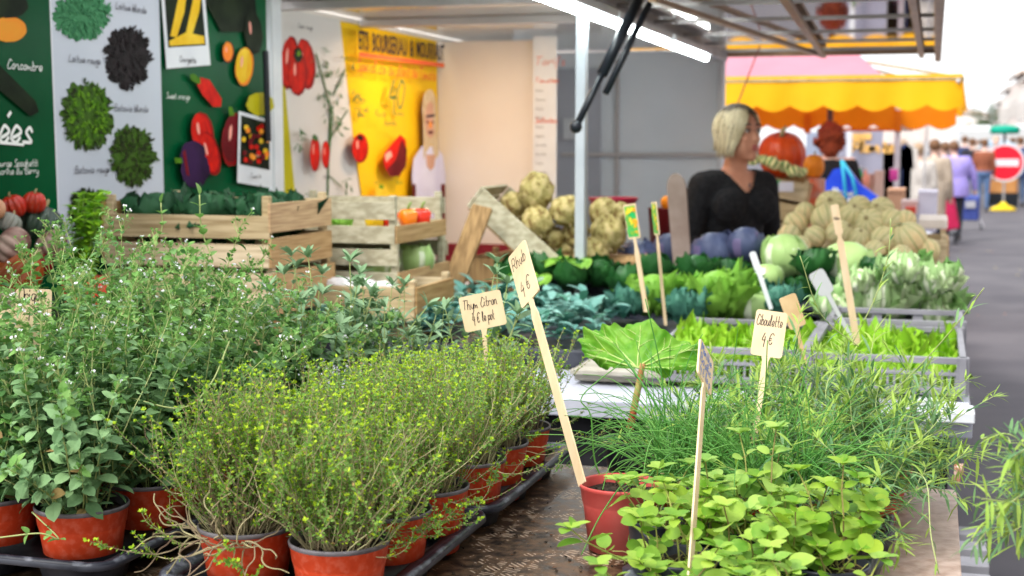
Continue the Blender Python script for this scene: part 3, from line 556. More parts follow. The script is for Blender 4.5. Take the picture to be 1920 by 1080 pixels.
# kale, lettuces in the crates
kale = M('kale leaf', (.006, .045, .018), (.025, .11, .04), .6, 30, island=True, trans=.1, bump=.3)
savoy = M('dark savoy leaf', (.006, .055, .012), (.03, .14, .03), .45, 12, island=True, trans=.1, bump=.8, bscale=40)
cab_l = M('pale cabbage leaf', (.28, .5, .13), (.5, .68, .28), .35, 5, island=True, trans=.15, bump=.3); rib_l = M('pale leaf rib', (.62, .74, .45), (.75, .82, .6), .35, 6)
red_cab = M('bloomy red cabbage leaf', (.025, .032, .08), (.11, .135, .23), .45, 6, island=True, bump=.3, c3=(.05, .065, .14)); red_rib = M('red cabbage rib', (.05, .04, .11), (.16, .13, .25), .45, 5)
let_lt = M('bright lettuce leaf', (.22, .5, .015), (.42, .72, .05), .45, 8, island=True, trans=.35, bump=.3); let_mid = M('curly lettuce leaf', (.1, .32, .02), (.3, .58, .08), .45, 9, island=True, trans=.3)
glauc = M('glaucous leaf', (.06, .22, .18), (.22, .44, .38), .55, 8, island=True, trans=.15); glauc2 = M('deep teal leaf', (.02, .12, .09), (.08, .25, .17), .55, 8, island=True, trans=.15)
curd = M('cream curd', (.7, .68, .48), (.8, .78, .6), .6, 30, .6); cau_leaf = M('cauliflower leaf', (.16, .42, .08), (.66, .8, .45), .4, 8, island=True, trans=.2)
def head(name, label, cat, c, r, n, mats, ruf, open_, p1=(.25, .6), wa=(.7, 1.0), seed=1, group=None, core=None, sz=1, tilt=None, fq=5, hr=.7):
    c = V(c); rt = thing(name, label, cat, c, group); rr = random.Random(seed); b = MB()
    for k in range(n):
        f = k / max(1, n - 1); b.sheet(c, r * (.72 + .28 * f), k * 2.4 + rr.uniform(-.3, .3), R(165), R(180) * rr.uniform(*p1) * (.5 + .5 * f) , rr.uniform(*wa), ruf * (.5 + .5 * f), open_ * f, fq, 7, 8, seed + k, 0, 1 if len(mats) > 1 else None, sz)
    if tilt is not None:
        rm = Euler(tilt).to_matrix(); b.v = [rm @ (v - c) + c for v in b.v]
    b.build('leaves', mats, rt, True)
    o = MB(); o.ball(c, (r * hr, r * hr, r * hr * sz), 14, .06, 3, seed=seed); o.build('heart', core or mats[0], rt, True)
    return rt
# kale in the left crate
for i, (x, y) in enumerate(((-2.19, 3.72), (-2.02, 3.7), (-1.88, 3.78), (-2.12, 3.9), (-1.9, 3.92))):
    head('kale_head', 'dark curly kale in the left crate, ' + ['front left corner', 'middle of the front', 'front right corner', 'back left', 'back right'][i], 'kale', (x, y, 1.3), .085, 18, [kale], .5, .25, (.3, .6), seed=i, group='kale heads in the left crate', fq=10)
for i, (x, y) in enumerate(((-1.78, 4.25), (-1.72, 4.42))):
    head('pale_cabbage', ['pale cabbage at the near side of the crate under the peppers', 'pale cabbage behind its neighbour in the crate under the peppers'][i], 'cabbage', (x + .07, y, 1.12), .07, 10, [cab_l, rib_l], .12, .05, seed=i + 20)
for i, (x, y) in enumerate(((-1.98, 4.25), (-1.84, 4.22))):
    head('green_lettuce', ['green lettuce seen through the left gap of the pepper crate', 'green lettuce beside the peppers in their crate'][i], 'lettuce', (x, y, 1.235), .05, 10, [let_mid], .3, .2, seed=i + 30)
pepm = [M('red pepper skin', (.7, .03, .01), rough=.2, coat=.5), M('yellow pepper skin', (.8, .5, .02), rough=.2, coat=.5), M('orange pepper skin', (.8, .2, .01), rough=.2, coat=.5)]
stem_g = M('green stalk', (.16, .28, .05), (.25, .36, .1), .6, 20); stem_br = M('dry stalk', (.28, .22, .1), (.4, .33, .18), .8, 30)
for i, k in enumerate((1, 0, 2, 0)):
    c = V((-1.72 + .035 * i - .01 * (i % 2), 4.25 + .06 * i, 1.245)); p = thing('sweet_pepper', ['yellow pepper at the near end of the pepper row', 'red pepper second from the near end of its crate', 'orange pepper between two red ones', 'red pepper at the far end of the pepper row'][i], 'pepper', c)
    b = MB(); b.lathe([(0, -.04), (.02, -.036), (.03, 0), (.034, .03), (.02, .042), (0, .036)], c, 20, 4, .18); b.build('flesh', pepm[k], p, True)
    b = MB(); b.tube([c + V((0, 0, .035)), c + V((.004, 0, .055)), c + V((.012, 0, .066))], [.006, .004], 6); b.build('stalk', stem_g, p, True)
c = Y(655, 545, 4.0); p = thing('garlic_bag', 'white garlic bag lying in the nearest wooden crate', 'bag', c); b = MB(); b.ball(c, (.1, .06, .04), 18, .3, 3); b.build('sack', M('white net sack', (.75, .75, .76), (.85, .85, .85), .7, 40, .3), p, True)
b = MB(); b.tube([c + V((.08, 0, .01)), c + V((.12, 0, .02)), c + V((.15, -.01, .01))], [.02, .008], 8); b.build('tied_neck', M('white twine', (.7, .7, .7), rough=.8), p, True)
# ============================================================ squash pile at the left
def pumpkin(name, label, c, r, h, m, rib=10, rd=.18, group=None, tilt=(0, 0, 0), stripe=None, cat='squash', nst=1):
    c = V(c); t = thing(name, label, cat, c, group); rm = Euler(tilt).to_matrix(); b = MB(); n = rib * 6
    prof = [(.02 * r, -h * .42)] + [(r * math.sin(math.pi * i / 12) ** .7, -h / 2 * math.cos(math.pi * i / 12)) for i in range(1, 12)] + [(.05 * r, h * .38)]
    b.lathe(prof, c, n, rib, rd, rot=rm, mf=(lambda i, j: 1 if (j % 6) in (5, 0, 1) else 0) if stripe else None); b.build('rind', [m, stripe] if stripe else m, t, True)
    b = MB(); u = rm @ V((0, 0, 1)); s = rm @ V((1, 0, 0)); b.tube([c + u * h * .38, c + u * (h * .5 + r * .12) + s * r * .05, c + u * (h * .5 + r * .3) + s * r * .18], [r * .13, r * .07], 7); b.build('stalk', stem_br, t, True)
    return t
sq = {'red': M('red squash rind', (.55, .02, .01), (.38, .03, .01), .3, 12, coat=.4), 'dk': M('dark green squash rind', (.012, .03, .02), (.06, .1, .07), .35, 8, coat=.3), 'gr': M('grey squash rind', (.22, .24, .2), (.3, .3, .26), .5, 9),
      'br': M('mottled brown squash rind', (.16, .06, .05), (.42, .3, .24), .5, 14), 'or': M('rusty orange squash rind', (.45, .09, .015), (.2, .06, .02), .4, 8), 'pk': M('peach squash rind', (.6, .33, .2), (.5, .24, .12), .45, 9), 'wine': M('wine red squash rind', (.3, .008, .015), (.18, .005, .01), .35, 9)}
for i, (px, py, d, m, lab, yy, fl, tl) in enumerate(((25, 388, 48, 'red', 'left one of two bright red squashes on top of the pile', 3.3, .9, .3), (64, 380, 44, 'red', 'right one of two bright red squashes on top of the pile', 3.35, .9, .2), (75, 418, 88, 'dk', 'dark green ribbed squash under the two red ones', 3.4, .75, .3), (18, 418, 46, 'gr', 'small grey squash between the red and brown ones', 3.25, .8, .5),
        (-12, 392, 44, 'pk', 'peach coloured squash at the left edge of the photo', 3.2, .9, .2), (22, 462, 80, 'br', 'mottled purple brown ribbed squash in the middle of the pile', 3.2, .7, .9), (96, 458, 64, 'br', 'mottled brown squash at the right of the pile', 3.35, .7, .6), (75, 498, 50, 'wine', 'wine red squash low at the right of the pile', 3.3, .8, .5),
        (28, 520, 92, 'or', 'rusty orange pear-shaped squash low in the pile', 3.2, 1.2, .7), (15, 562, 46, 'br', 'small brown squash with a pale base at the bottom of the pile', 3.1, .8, 1.3), (-40, 500, 90, 'dk', 'dark squash at the far left bottom of the pile', 3.25, .8, .4), (60, 590, 100, 'dk', 'dark squash hidden low behind the oregano', 3.3, .8, .4))):
    t = (Y(px, py, yy) - CAM).dot(cf); r = d / 2 * t / FL; pumpkin('squash', lab, Y(px, py, yy), r, r * 2 * fl, sq[m], 11, .2, 'squashes piled at the left', (tl, .2 * (i % 3) - .2, i))
b = MB(); q = Y(20, 640, 3.35); b.box((q.x, 3.35, .5), (.42, .35, 1.0)); tag(b.build('cardboard_box', M('brown cardboard', (.3, .19, .1), (.36, .24, .14), .8, 10)), 'tall brown cardboard box under the pile of squashes', 'box')
# ============================================================ celeriac
cel = M('celeriac skin', (.17, .1, .035), (.52, .42, .2), .9, 42, 1.0, detail=10, c3=(.36, .31, .11)); 
CL = [(1005, 360, 66, 'celeriac at the very top of the heap, touching the tilted crate'), (966, 384, 52, 'celeriac in the upper corner of the tilted crate'), (1008, 418, 58, 'celeriac in the middle of the tilted crate'), (1062, 396, 62, 'greenish celeriac right of the topmost one, in front of the white post'), (1080, 435, 54, 'round celeriac at the centre of the heap'), (1133, 400, 62, 'celeriac at the upper right of the heap'),
      (1140, 438, 68, 'big rough celeriac at the right end of the heap'), (1058, 470, 42, 'small celeriac at the foot of the heap, left of its neighbour'), (1108, 478, 62, 'brown celeriac at the foot of the heap on the dark leaves'), (1032, 446, 50, 'celeriac behind the lower end of the crate board'), (985, 420, 46, 'shaded celeriac beside the crate board'), (1165, 405, 50, 'celeriac behind the green and yellow picture tag')]
for i, (px, py, d, lab) in enumerate(CL):
    yy = 5.12 + .05 * math.sin(i * 2.1) + (.12 if i in (10, 11, 5) else 0); c = Y(px, py, yy); r = d / 2 * (c - CAM).dot(cf) / FL; t = thing('celeriac', lab, 'celeriac', c, 'celeriac heap')
    b = MB(); b.ball(c, (r * (1 + .08 * math.sin(i)), r, r * (1.02 + .1 * math.cos(i * 3))), 30, .14, 2.2, seed=i)
    for v in b.v: dd = (v - c); v += dd * noise.noise(dd * 150 + V((i, 0, 0))) * .1
    b.build('root', cel, t, True)
    b = MB(); rr = random.Random(i)
    for k in range(9): a = rr.uniform(0, 6.28); p0 = c + V((math.cos(a) * r * .6, math.sin(a) * r * .6, -r * .7)); b.tube([p0, p0 + V((math.cos(a), math.sin(a), -.6)) * r * .35], [.004, .0015], 4)
    b.build('rootlets', stem_br, t)
b = MB(); q = Y(1090, 470, 5.3); b.box((q.x, 5.32, (.87 + q.z) / 2), (.62, .45, q.z - .875)); tag(b.build('riser_box', wood_dk), 'dark riser box under the celeriac heap', 'box')
# crimson basket, bucket, orange, standing sign board
cr_m = M('crimson plastic', (.28, .008, .03), (.34, .012, .04), .4, 8); c = Y(1150, 395, 5.75); t = thing('plastic_basket', 'crimson plastic basket behind the celeriac heap', 'basket', c)
b = MB(); b.lathe([(.08, -.07), (.095, .04), (.102, .045), (.102, .055), (.092, .055), (.078, -.06)], c, 28); b.build('bowl', cr_m, t, True)
c = Y(1245, 420, 5.7); t = thing('bucket', 'dark red bucket beside the wooden back board', 'bucket', c); b = MB(); b.lathe([(.055, -.09), (.065, .06), (.069, .065), (.06, .065), (.05, -.08)], c, 24); b.build('shell', M('dark red plastic', (.13, .008, .01), rough=.45), t, True)
b = MB(); b.tube([c + V((.065, 0, .05)), c + V((.075, -.02, -.02)), c + V((.06, -.03, -.09))], .003, 6); b.build('handle', p_yel, t, True)
pumpkin('orange_squash', 'small orange squash sitting in the dark red bucket', Y(1254, 380, 5.7), .034, .058, M('orange rind', (.85, .3, .01), (.8, .22, .01), .35, 8), 8, .08)
a_, c_ = Y(1278, 505, 5.3), Y(1266, 325, 5.36); t = thing('sign_board', 'large rounded wooden sign board seen from its edge, left of the woman', 'board', a_); b = MB(); u = (c_ - a_).normalized(); s_ = V((.6, .8, 0)); o = []
for p in [(-.03, 0), (.036, 0)] + [(.036 * math.cos(R(a)) - .0, (c_ - a_).length - .06 + .06 * math.sin(R(a))) for a in range(0, 181, 20)]: o.append(a_ + V((1, .25, 0)).normalized() * p[0] + u * p[1])
b.prism(o, V((-.0, .02, 0))); b.build('panel', M('grey brown board', (.3, .22, .18), (.4, .31, .26), .7, 10), t)
# ============================================================ cabbages
for i, (px, py, d, yy, lab) in enumerate(((1193, 490, 84, 5.3, 'blue red cabbage at the left behind the picture tags'), (1254, 468, 66, 5.45, 'blue red cabbage left of the wooden back board'), (1340, 478, 92, 5.2, 'broad purple red cabbage with loose outer leaves in front of the woman'), (1398, 458, 70, 5.15, 'upright round red cabbage just above the white stake'))):
    c = Y(px, py, yy); r = d / 2 * (c - CAM).dot(cf) / FL; head('red_cabbage', lab, 'red cabbage', c, r, 9, [red_cab, red_rib], .12, .08, (.12, .35), (.9, 1.2), i + 3, 'red cabbages', hr=.93)
for i, (px, py, d, yy, lab, sz) in enumerate(((1472, 480, 88, 5.1, 'round pale green cabbage right of the red ones', 1), (1588, 492, 104, 4.95, 'pale pointed cabbage lying under the melons', .8), (1415, 572, 90, 4.5, 'pale green cabbage with wide outer leaves behind the chive label', .8), (1440, 520, 60, 4.85, 'small green cabbage below the round pale one', .9))):
    c = Y(px, py, yy); r = d / 2 * (c - CAM).dot(cf) / FL; head('green_cabbage', lab, 'cabbage', c, r, 10, [cab_l, rib_l], .1, .06, (.1, .35), (.9, 1.2), i + 11, 'green cabbages', sz=sz, hr=.95)
SV = [(965, 508), (1020, 500), (1072, 512), (1125, 508), (1172, 522), (1228, 500), (1305, 500), (1365, 508), (1525, 490), (1505, 540), (1645, 505), (1560, 530)]
for i, (px, py) in enumerate(SV):
    c = Y(px, py, 4.85 + .1 * (i % 2)); head('savoy_cabbage', f'dark green savoy cabbage, {ordn(i)} from the left of the dark row behind the paler greens', 'cabbage', c, .06, 9, [savoy], .22, .35, (.25, .5), (.8, 1.1), i + 40, 'dark savoy cabbages')
for i, (px, py, d, yy, m, lab) in enumerate(((1225, 545, 90, 4.45, let_mid, 'green lettuce between the two picture tag stakes'), (1290, 565, 80, 4.4, glauc2, 'teal leafy cabbage right of the picture tags'), (1345, 545, 110, 4.45, let_mid, 'large loose bright green lettuce in front of the red cabbages'), (1180, 560, 60, 4.4, glauc2, 'small teal cabbage left of the picture tag stake'),
        (1460, 560, 70, 4.5, glauc2, 'dark leafy cabbage left of the grey stake'), (1395, 528, 60, 4.7, let_mid, 'small green lettuce under the upright red cabbage'))):
    c = Y(px, py, yy); r = d / 2 * (c - CAM).dot(cf) / FL; head('leafy_lettuce' if m is let_mid else 'leafy_cabbage', lab, 'lettuce' if m is let_mid else 'cabbage', c, r, 20, [m], .5, .35, (.3, .6), (.45, .8), i + 60, core=m)
CF = [(1640, 555, 125), (1722, 545, 140), (1570, 575, 84), (1695, 500, 84), (1752, 590, 84), (1662, 605, 74), (1752, 520, 80), (1610, 525, 70)]
cfl = ['cauliflower with long pale leaves, centre of the front group', 'largest cauliflower by the street side', 'cauliflower showing its cream curd beside the wooden stake', 'cauliflower at the back under the nearest melon', 'cauliflower low at the street corner above the grey rim', 'half-hidden cauliflower low behind the grey crate rim', 'cauliflower against the street at the back corner', 'small cauliflower behind the wooden stake']
for i, (px, py, d) in enumerate(CF):
    c = Y(px, py, 4.65 + .12 * math.sin(i * 1.7)); r = d / 2 * (c - CAM).dot(cf) / FL; t = head('cauliflower', cfl[i], 'cauliflower', c, r * .85, 22, [cau_leaf, rib_l], .4, .45, (.25, .55), (.35, .6), i + 80, 'leafy cauliflowers', core=curd)
# glaucous young plants in trays
for k, (x0, x1, lab) in enumerate(((-1.78, -1.35, 'tray of blue-green cabbage seedlings on the left, behind the thyme'), (-1.34, -.9, 'tray of blue-green cabbage seedlings on the right, left of the picture tags'))):
    t = thing('seedling_tray', lab, 'plant tray', ((x0 + x1) / 2, 4.2, TZ)); b = MB(); b.box(((x0 + x1) / 2, 4.2, .9), (x1 - x0, .75, .05)); b.build('tray', black_p, t)
    b = MB(); rr = random.Random(k)
    for i in range(85):
        c = V((rr.uniform(x0, x1), rr.uniform(3.85, 4.6), .93)); hgt = rr.uniform(.06, .12)
        for j in range(7):
            a = rr.uniform(0, 6.28); el = rr.uniform(.3, 1.2); d = V((math.cos(a) * math.cos(el), math.sin(a) * math.cos(el), math.sin(el)))
            b.leaf(c + V((0, 0, hgt * rr.uniform(.2, .8))), d, V((0, 0, 1)), rr.uniform(.035, .065), rr.uniform(.025, .042), .5, .35, 4, mi=rr.choice([0, 0, 1]), shape=2)
    b.build('foliage', [glauc, glauc2], t, True)
# big dark leaves behind them
for i, (px, py, yy) in enumerate(((1000, 525, 4.75), (1075, 495, 4.9))):
    c = Y(px, py, yy); b = MB(); rr = random.Random(i)
    for j in range(6): a = rr.uniform(-2.4, -.7) if j < 3 else rr.uniform(0, 6.28); b.leaf(c, V((math.cos(a), math.sin(a), .45)), V((0, 0, 1)), .12, .09, .5, .3, 5, shape=2)
    tag(b.build('loose_leaves', let_mid, smooth=True), ['bright green loose leaves above the seedlings on the left', 'bright green loose leaves just under the celeriac heap'][i], 'leaves')
# risers under the raised vegetables
for k, (x0, x1, y0, y1, z1, lab) in enumerate(((-1.5, -.35, 4.72, 5.0, .96, 'green plastic crate under the savoy cabbages'), (-1.4, -.4, 5.05, 5.6, 1.02, 'black plastic crate under the red cabbages'), (-.92, -.0, 4.28, 4.68, .92, 'black plastic crate under the cauliflowers and lettuces'), (-.42, .0, 4.72, 5.05, .97, 'black crate behind the cauliflowers'))):
    t = thing('plastic_crate', lab, 'crate', ((x0 + x1) / 2, y0, .875)); b = MB(); b.box(((x0 + x1) / 2, (y0 + y1) / 2, (.875 + z1) / 2), (x1 - x0, y1 - y0, z1 - .875)); b.build('body', black_p, t)
    b = MB(); b.box(((x0 + x1) / 2, y0 - .004, z1 - .012), (x1 - x0 + .016, .012, .02)); b.build('rim', black_p, t)
# ============================================================ melons
def melon_mat():
    m = M('netted melon rind', (.62, .52, .24), (.74, .56, .27), .7, 6, c3=(.6, .54, .28)); n = m.node_tree; p = n.nodes['Principled BSDF']; tc = n.nodes.new('ShaderNodeTexCoord')
    vo = n.nodes.new('ShaderNodeTexVoronoi'); vo.feature = 'DISTANCE_TO_EDGE'; vo.inputs['Scale'].default_value = 130; lk(n, tc.outputs['Object'], vo.inputs['Vector'])
    rp = n.nodes.new('ShaderNodeValToRGB'); rp.color_ramp.elements[0].color = (1, 1, 1, 1); rp.color_ramp.elements[1].color = (0, 0, 0, 1); rp.color_ramp.elements[1].position = .12; lk(n, vo.outputs['Distance'], rp.inputs[0])
    mx = n.nodes.new('ShaderNodeMix'); mx.data_type = 'RGBA'; old = p.inputs['Base Color'].links[0].from_socket; mm = n.nodes.new('ShaderNodeMath'); mm.operation = 'MULTIPLY'; mm.inputs[1].default_value = .5; lk(n, rp.outputs[0], mm.inputs[0]); lk(n, mm.outputs[0], mx.inputs[0])
    lk(n, old, mx.inputs[6]); mx.inputs[7].default_value = (.78, .7, .46, 1); lk(n, mx.outputs[2], p.inputs['Base Color'])
    b = n.nodes.new('ShaderNodeBump'); b.inputs['Strength'].default_value = .5; b.inputs['Distance'].default_value = .002; lk(n, rp.outputs[0], b.inputs['Height']); lk(n, b.outputs[0], p.inputs['Normal']); return m
mel = melon_mat(); mel_s = M('melon seam', (.34, .36, .14), (.4, .4, .17), .7, 9)
MP = [[(1510, 400, 42), (1558, 386, 58), (1611, 389, 46), (1652, 394, 50)], [(1492, 420, 46), (1548, 412, 56), (1592, 406, 46), (1631, 424, 66), (1672, 416, 50), (1697, 414, 42)], [(1480, 443, 44), (1528, 444, 42), (1574, 437, 50), (1609, 449, 44), (1658, 451, 54), (1705, 449, 66), (1740, 470, 46)], [(1500, 462, 40), (1640, 470, 40), (1690, 480, 42)]]
proto = None
for r_, row in enumerate(MP):
    for k, (px, py, d) in enumerate(row):
        yy = 6.15 - .22 * r_; c = Y(px, py, yy); rad = d * .505 * (c - CAM).dot(cf) / FL; lab = f"netted melon, {ordn(k)} from the left in the {['top', 'upper middle', 'lower middle', 'bottom'][r_]} row of the melon pile"
        if proto is None:
            proto = thing('melon', lab, 'melon', c, 'melons piled by the street'); rp_ = rad; b = MB(); b.lathe([(.001, -rad)] + [(rad * math.sin(math.pi * i / 16), -rad * math.cos(math.pi * i / 16)) for i in range(1, 16)] + [(.001, rad)], c, 60, 10, .014, mf=lambda i, j: 1 if (j % 6) == 3 else 0); b.build('rind', [mel, mel_s], proto, True)
            b = MB(); b.tube([c + V((0, 0, rad * .98)), c + V((.002, 0, rad * 1.14))], [.007, .006], 7); b.build('stalk', stem_br, proto)
        else: o = copy_tree(proto, c, None, lab, sc=rad / rp_); o.rotation_euler = (rnd.uniform(-1.2, 1.2), rnd.uniform(-1.2, 1.2), rnd.uniform(0, 6))
q = Y(1600, 470, 6); 
for k, (x0, x1, y0, y1, z0, z1, lab) in enumerate(((-.62, -.27, 5.42, 5.8, .875, 1.035, 'wooden melon crate at the left front of the pile'), (-.26, .03, 5.45, 5.85, .875, 1.045, 'wooden melon crate at the right front of the pile'), (-.2, .06, 5.9, 6.3, .875, 1.13, 'wooden crate at the street side under the melons'), (-.62, -.22, 5.9, 6.3, .875, 1.13, 'wooden crate under the back melons'))): slat_crate(lab, x0, x1, y0, y1, z0, z1, wm, 2)
b = MB(); b.box((-.0, 6.55, 1.16), (.12, .45, .04)); tag(b.build('paper_tray', M('pale paper liner', (.7, .62, .55), (.8, .72, .66), .8, 20)), 'pale paper covered tray at the street edge behind the melons', 'tray')
# tilted crates with striped squashes, behind the woman
for k, (px0, px1, pyt, pyb, lab) in enumerate(((1440, 1512, 332, 372, 'upper tilted crate of striped squashes, with a green and white label'), (1440, 1505, 374, 412, 'lower tilted crate beneath the striped squash crate'), (1452, 1500, 414, 452, 'crate at the bottom of the tilted stack behind the melons'))):
    a_, c_ = Y(px0 - 25, pyt, 7.4), Y(px1, pyb, 7.4); tcr = slat_crate(lab, a_.x, c_.x, 7.4, 7.8, c_.z, a_.z, (wood_x, wood_y), 1, rot=Matrix.Rotation(R(11), 3, 'Y') if k < 2 else None)
    if k == 0: top_crate = tcr
t = Y(1455, 345, 7.37); b = MB(); b.box(t, (.045, .004, .04)); b.build('green_label', M('green paper label', (.02, .35, .08), rough=.5), top_crate); t = Y(1474, 350, 7.365); b = MB(); b.box(t, (.075, .004, .05)); b.build('paper_label', M('pale lilac paper', (.62, .62, .72), rough=.6), top_crate)
sqy = M('pale yellow squash rind', (.72, .62, .24), (.8, .72, .36), .45, 6); sqg = M('green squash stripe', (.1, .2, .05), (.2, .3, .1), .45, 6)
for i, (px, py, d) in enumerate(((1412, 299, 34), (1432, 300, 30), (1449, 306, 40), (1470, 312, 34), (1488, 321, 34), (1504, 323, 28))):
    c = Y(px, py, 7.35 + .03 * (i % 2)); r = d * .42 * (c - CAM).dot(cf) / FL; pumpkin('striped_squash', f'yellow and green striped squash, {ordn(i)} from the woman in the row on the tilted crate', c, r, r * 1.3, sqy, 8, .15, 'striped squashes', (.5, 0, i), sqg)
c = Y(1466, 290, 7.75); pumpkin('giant_pumpkin', 'very large red orange pumpkin behind the striped squashes', c, .128, .235, M('red orange pumpkin rind', (.72, .05, .005), (.62, .07, .008), .4, 4, coat=.2), 12, .07, tilt=(.3, 0, 0), cat='pumpkin')
b = MB(); b.box((c.x, 7.85, (.875 + c.z - .1) / 2), (.3, .25, c.z - .1 - .875)); tag(b.build('riser_crate', wood_dk), 'dark box carrying the giant pumpkin', 'box')
pumpkin('orange_pumpkin', 'medium orange pumpkin right of the striped squashes', Y(1526, 312, 7.6), .055, .125, M('orange pumpkin rind', (.8, .25, .01), (.72, .2, .01), .4, 5), 10, .08, cat='pumpkin')
b = MB(); q = Y(1526, 335, 7.6); b.box((q.x + .01, 7.62, (.875 + q.z) / 2), (.09, .12, q.z - .875)); tag(b.build('red_carton', M('orange red carton', (.75, .15, .06), (.5, .35, .32), .5, 14)), 'orange red printed carton below the medium orange pumpkin', 'carton')
# ============================================================ grey plastic crates with young lettuces
def grey_crate(label, x0, x1, y0, y1, z0, z1, high=0):
    t = thing('grey_crate', label, 'crate', ((x0 + x1) / 2, (y0 + y1) / 2, z0), 'grey plastic crates')
    b = MB(); b.box(((x0 + x1) / 2, (y0 + y1) / 2, z0 + .005), (x1 - x0 - .01, y1 - y0 - .01, .01)); b.build('base', grey_p, t)
    for nm, (ax0, ay0, ax1, ay1) in (('front_side', (x0, y0, x1, y0)), ('back_side', (x0, y1, x1, y1)), ('short_side', (x0, y0, x0, y1)), ('short_side', (x1, y0, x1, y1))):
        b = MB(); L = math.hypot(ax1 - ax0, ay1 - ay0); hx = abs(ax1 - ax0) > .01
        hh = (z1 - z0) + (high if nm == 'back_side' else 0)
        def seg(z, hz, th): b.box(((ax0 + ax1) / 2, (ay0 + ay1) / 2, z), (L if hx else th, th if hx else L, hz))
        seg(z0 + hh - .012, .016, .016); seg(z0 + hh * .55, .008, .012); seg(z0 + .012, .018, .012)
        n = int(L / (.016 if nm != 'back_side' else .12))
        for i in range(n + 1):
            f = i / n; p = V((ax0 + (ax1 - ax0) * f, ay0 + (ay1 - ay0) * f, 0)); top = hh * .55 if nm != 'back_side' else hh - .02; b.box((p.x, p.y, z0 + top / 2 + .01), (.006 if hx else .005, .005 if hx else .006, top) if nm != 'back_side' else (.03, .006, top))
        for f in (0, 1):
            p = V((ax0 + (ax1 - ax0) * f, ay0 + (ay1 - ay0) * f, 0)); b.box((p.x, p.y, z0 + hh / 2), (.03 if hx else .018, .018 if hx else .03, hh - .004))
        b.build(nm, grey_p, t)
    return t
gc1 = grey_crate('right grey slotted crate of bright young lettuces beside the street', -.29, .08, 3.6, 4.2, .885, .985, .0)
gc2 = grey_crate('left grey slotted crate of bright young lettuces beside the rhubarb leaf', -.68, -.305, 3.62, 4.22, .885, .985, .0)
grey_crate('tall empty grey crate standing behind the young lettuces', -.28, .085, 4.22, 4.5, .885, 1.0, .0)
pr_l = None; k = 0
for cx0, nm in ((-.29, 'right'), (-.68, 'left')):
    for j in range(4):
        for i in range(3):
            c = V((cx0 + .065 + .12 * i + rnd.uniform(-.01, .01), 3.7 + .135 * j + rnd.uniform(-.012, .012), .915)); lab = f"young lettuce, {ordn(i)} from the left in the {['front', 'second', 'third', 'back'][j]} row of the {nm} grey crate"
            if pr_l is None: pr_l = head('young_lettuce', lab, 'lettuce', c, .062, 20, [let_lt], .45, .3, (.15, .45), (.4, .75), 99, 'young lettuces in grey crates', fq=6)
            else: o = copy_tree(pr_l, c, rnd.uniform(0, 6.28), lab, sc=rnd.uniform(.85, 1.15))
b = MB(); a_, c_ = Y(1078, 688, 3.62), Y(1240, 720, 3.62); b.box(((a_.x + c_.x) / 2, 3.75, (a_.z + c_.z) / 2), (c_.x - a_.x, .28, a_.z - c_.z)); b.box(((a_.x + c_.x) / 2, 3.6, a_.z - .008), (c_.x - a_.x + .01, .03, .012)); tag(b.build('cream_box', M('dirty cream box', (.3, .28, .22), (.42, .4, .34), .7, 14, .2)), 'dirty cream wooden box under the rhubarb leaf on the white table', 'box')
# ============================================================ trays and pots
UP = V((0, 0, 1))
def pot_tray(label, x0, x1, y0, y1, cols, rows, z=.918, group='black pot trays'):
    t = thing('pot_tray', label, 'tray', ((x0 + x1) / 2, (y0 + y1) / 2, TZ + .002), group); b = MB(); r = .035
    def ring(e, zz):
        o = []
        for cx_, cy_, a0 in ((x1 - r, y1 - r, 0), (x0 + r, y1 - r, 90), (x0 + r, y0 + r, 180), (x1 - r, y0 + r, 270)):
            for k in range(6): a = R(a0 + 18 * k); o.append(V((cx_ + (r + e) * math.cos(a), cy_ + (r + e) * math.sin(a), zz)))
        return o
    prof = [(-.028, z - .006), (-.014, z - .003), (-.004, z + .003), (.001, z + .003), (.004, z - .001), (.005, z - .008), (.003, z - .009), (0, z - .006)]
    rs = [ring(e, zz) for e, zz in prof]; n = len(rs[0]); base = len(b.v)
    for q in rs: b.v.extend([v + UP * .0015 * noise.noise(v * 30) for v in q])
    for i in range(len(rs) - 1):
        for j in range(n): b.f.append((base + i * n + j, base + i * n + (j + 1) % n, base + (i + 1) * n + (j + 1) % n, base + (i + 1) * n + j)); b.m.append(1 if i in (1, 2, 3) else 0)
    b.f.append(tuple(base + j for j in range(n))); b.m.append(0); b.build('tray_top', [black_p, black_dust], t, True)
    dx, dy = (x1 - x0) / cols, (y1 - y0) / rows
    for i in range(cols):
        for j in range(rows):
            if i not in (0, cols - 1) and j != 0: continue
            c = MB(); c.lathe([(.058, TZ + .003), (.068, z - .012), (.071, z - .007)], (x0 + dx * (i + .5), y0 + dy * (j + .5), 0), 28, 14, .03); c.build('cup', black_p, t, True)
    return t
trA = pot_tray('black tray under the front thyme pots, near edge of the table', -1.0, -.665, 1.66, 2.115, 2, 3)
trB = pot_tray('black tray under the rear thyme pots, reaching the end of the table', -.985, -.66, 2.13, 2.64, 2, 3)
trC = pot_tray('black tray under the oregano pots at the left', -1.42, -1.085, 1.68, 2.15, 2, 3)
trD = pot_tray('black tray under the rear oregano and sage pots', -1.42, -1.09, 2.17, 2.66, 2, 3)
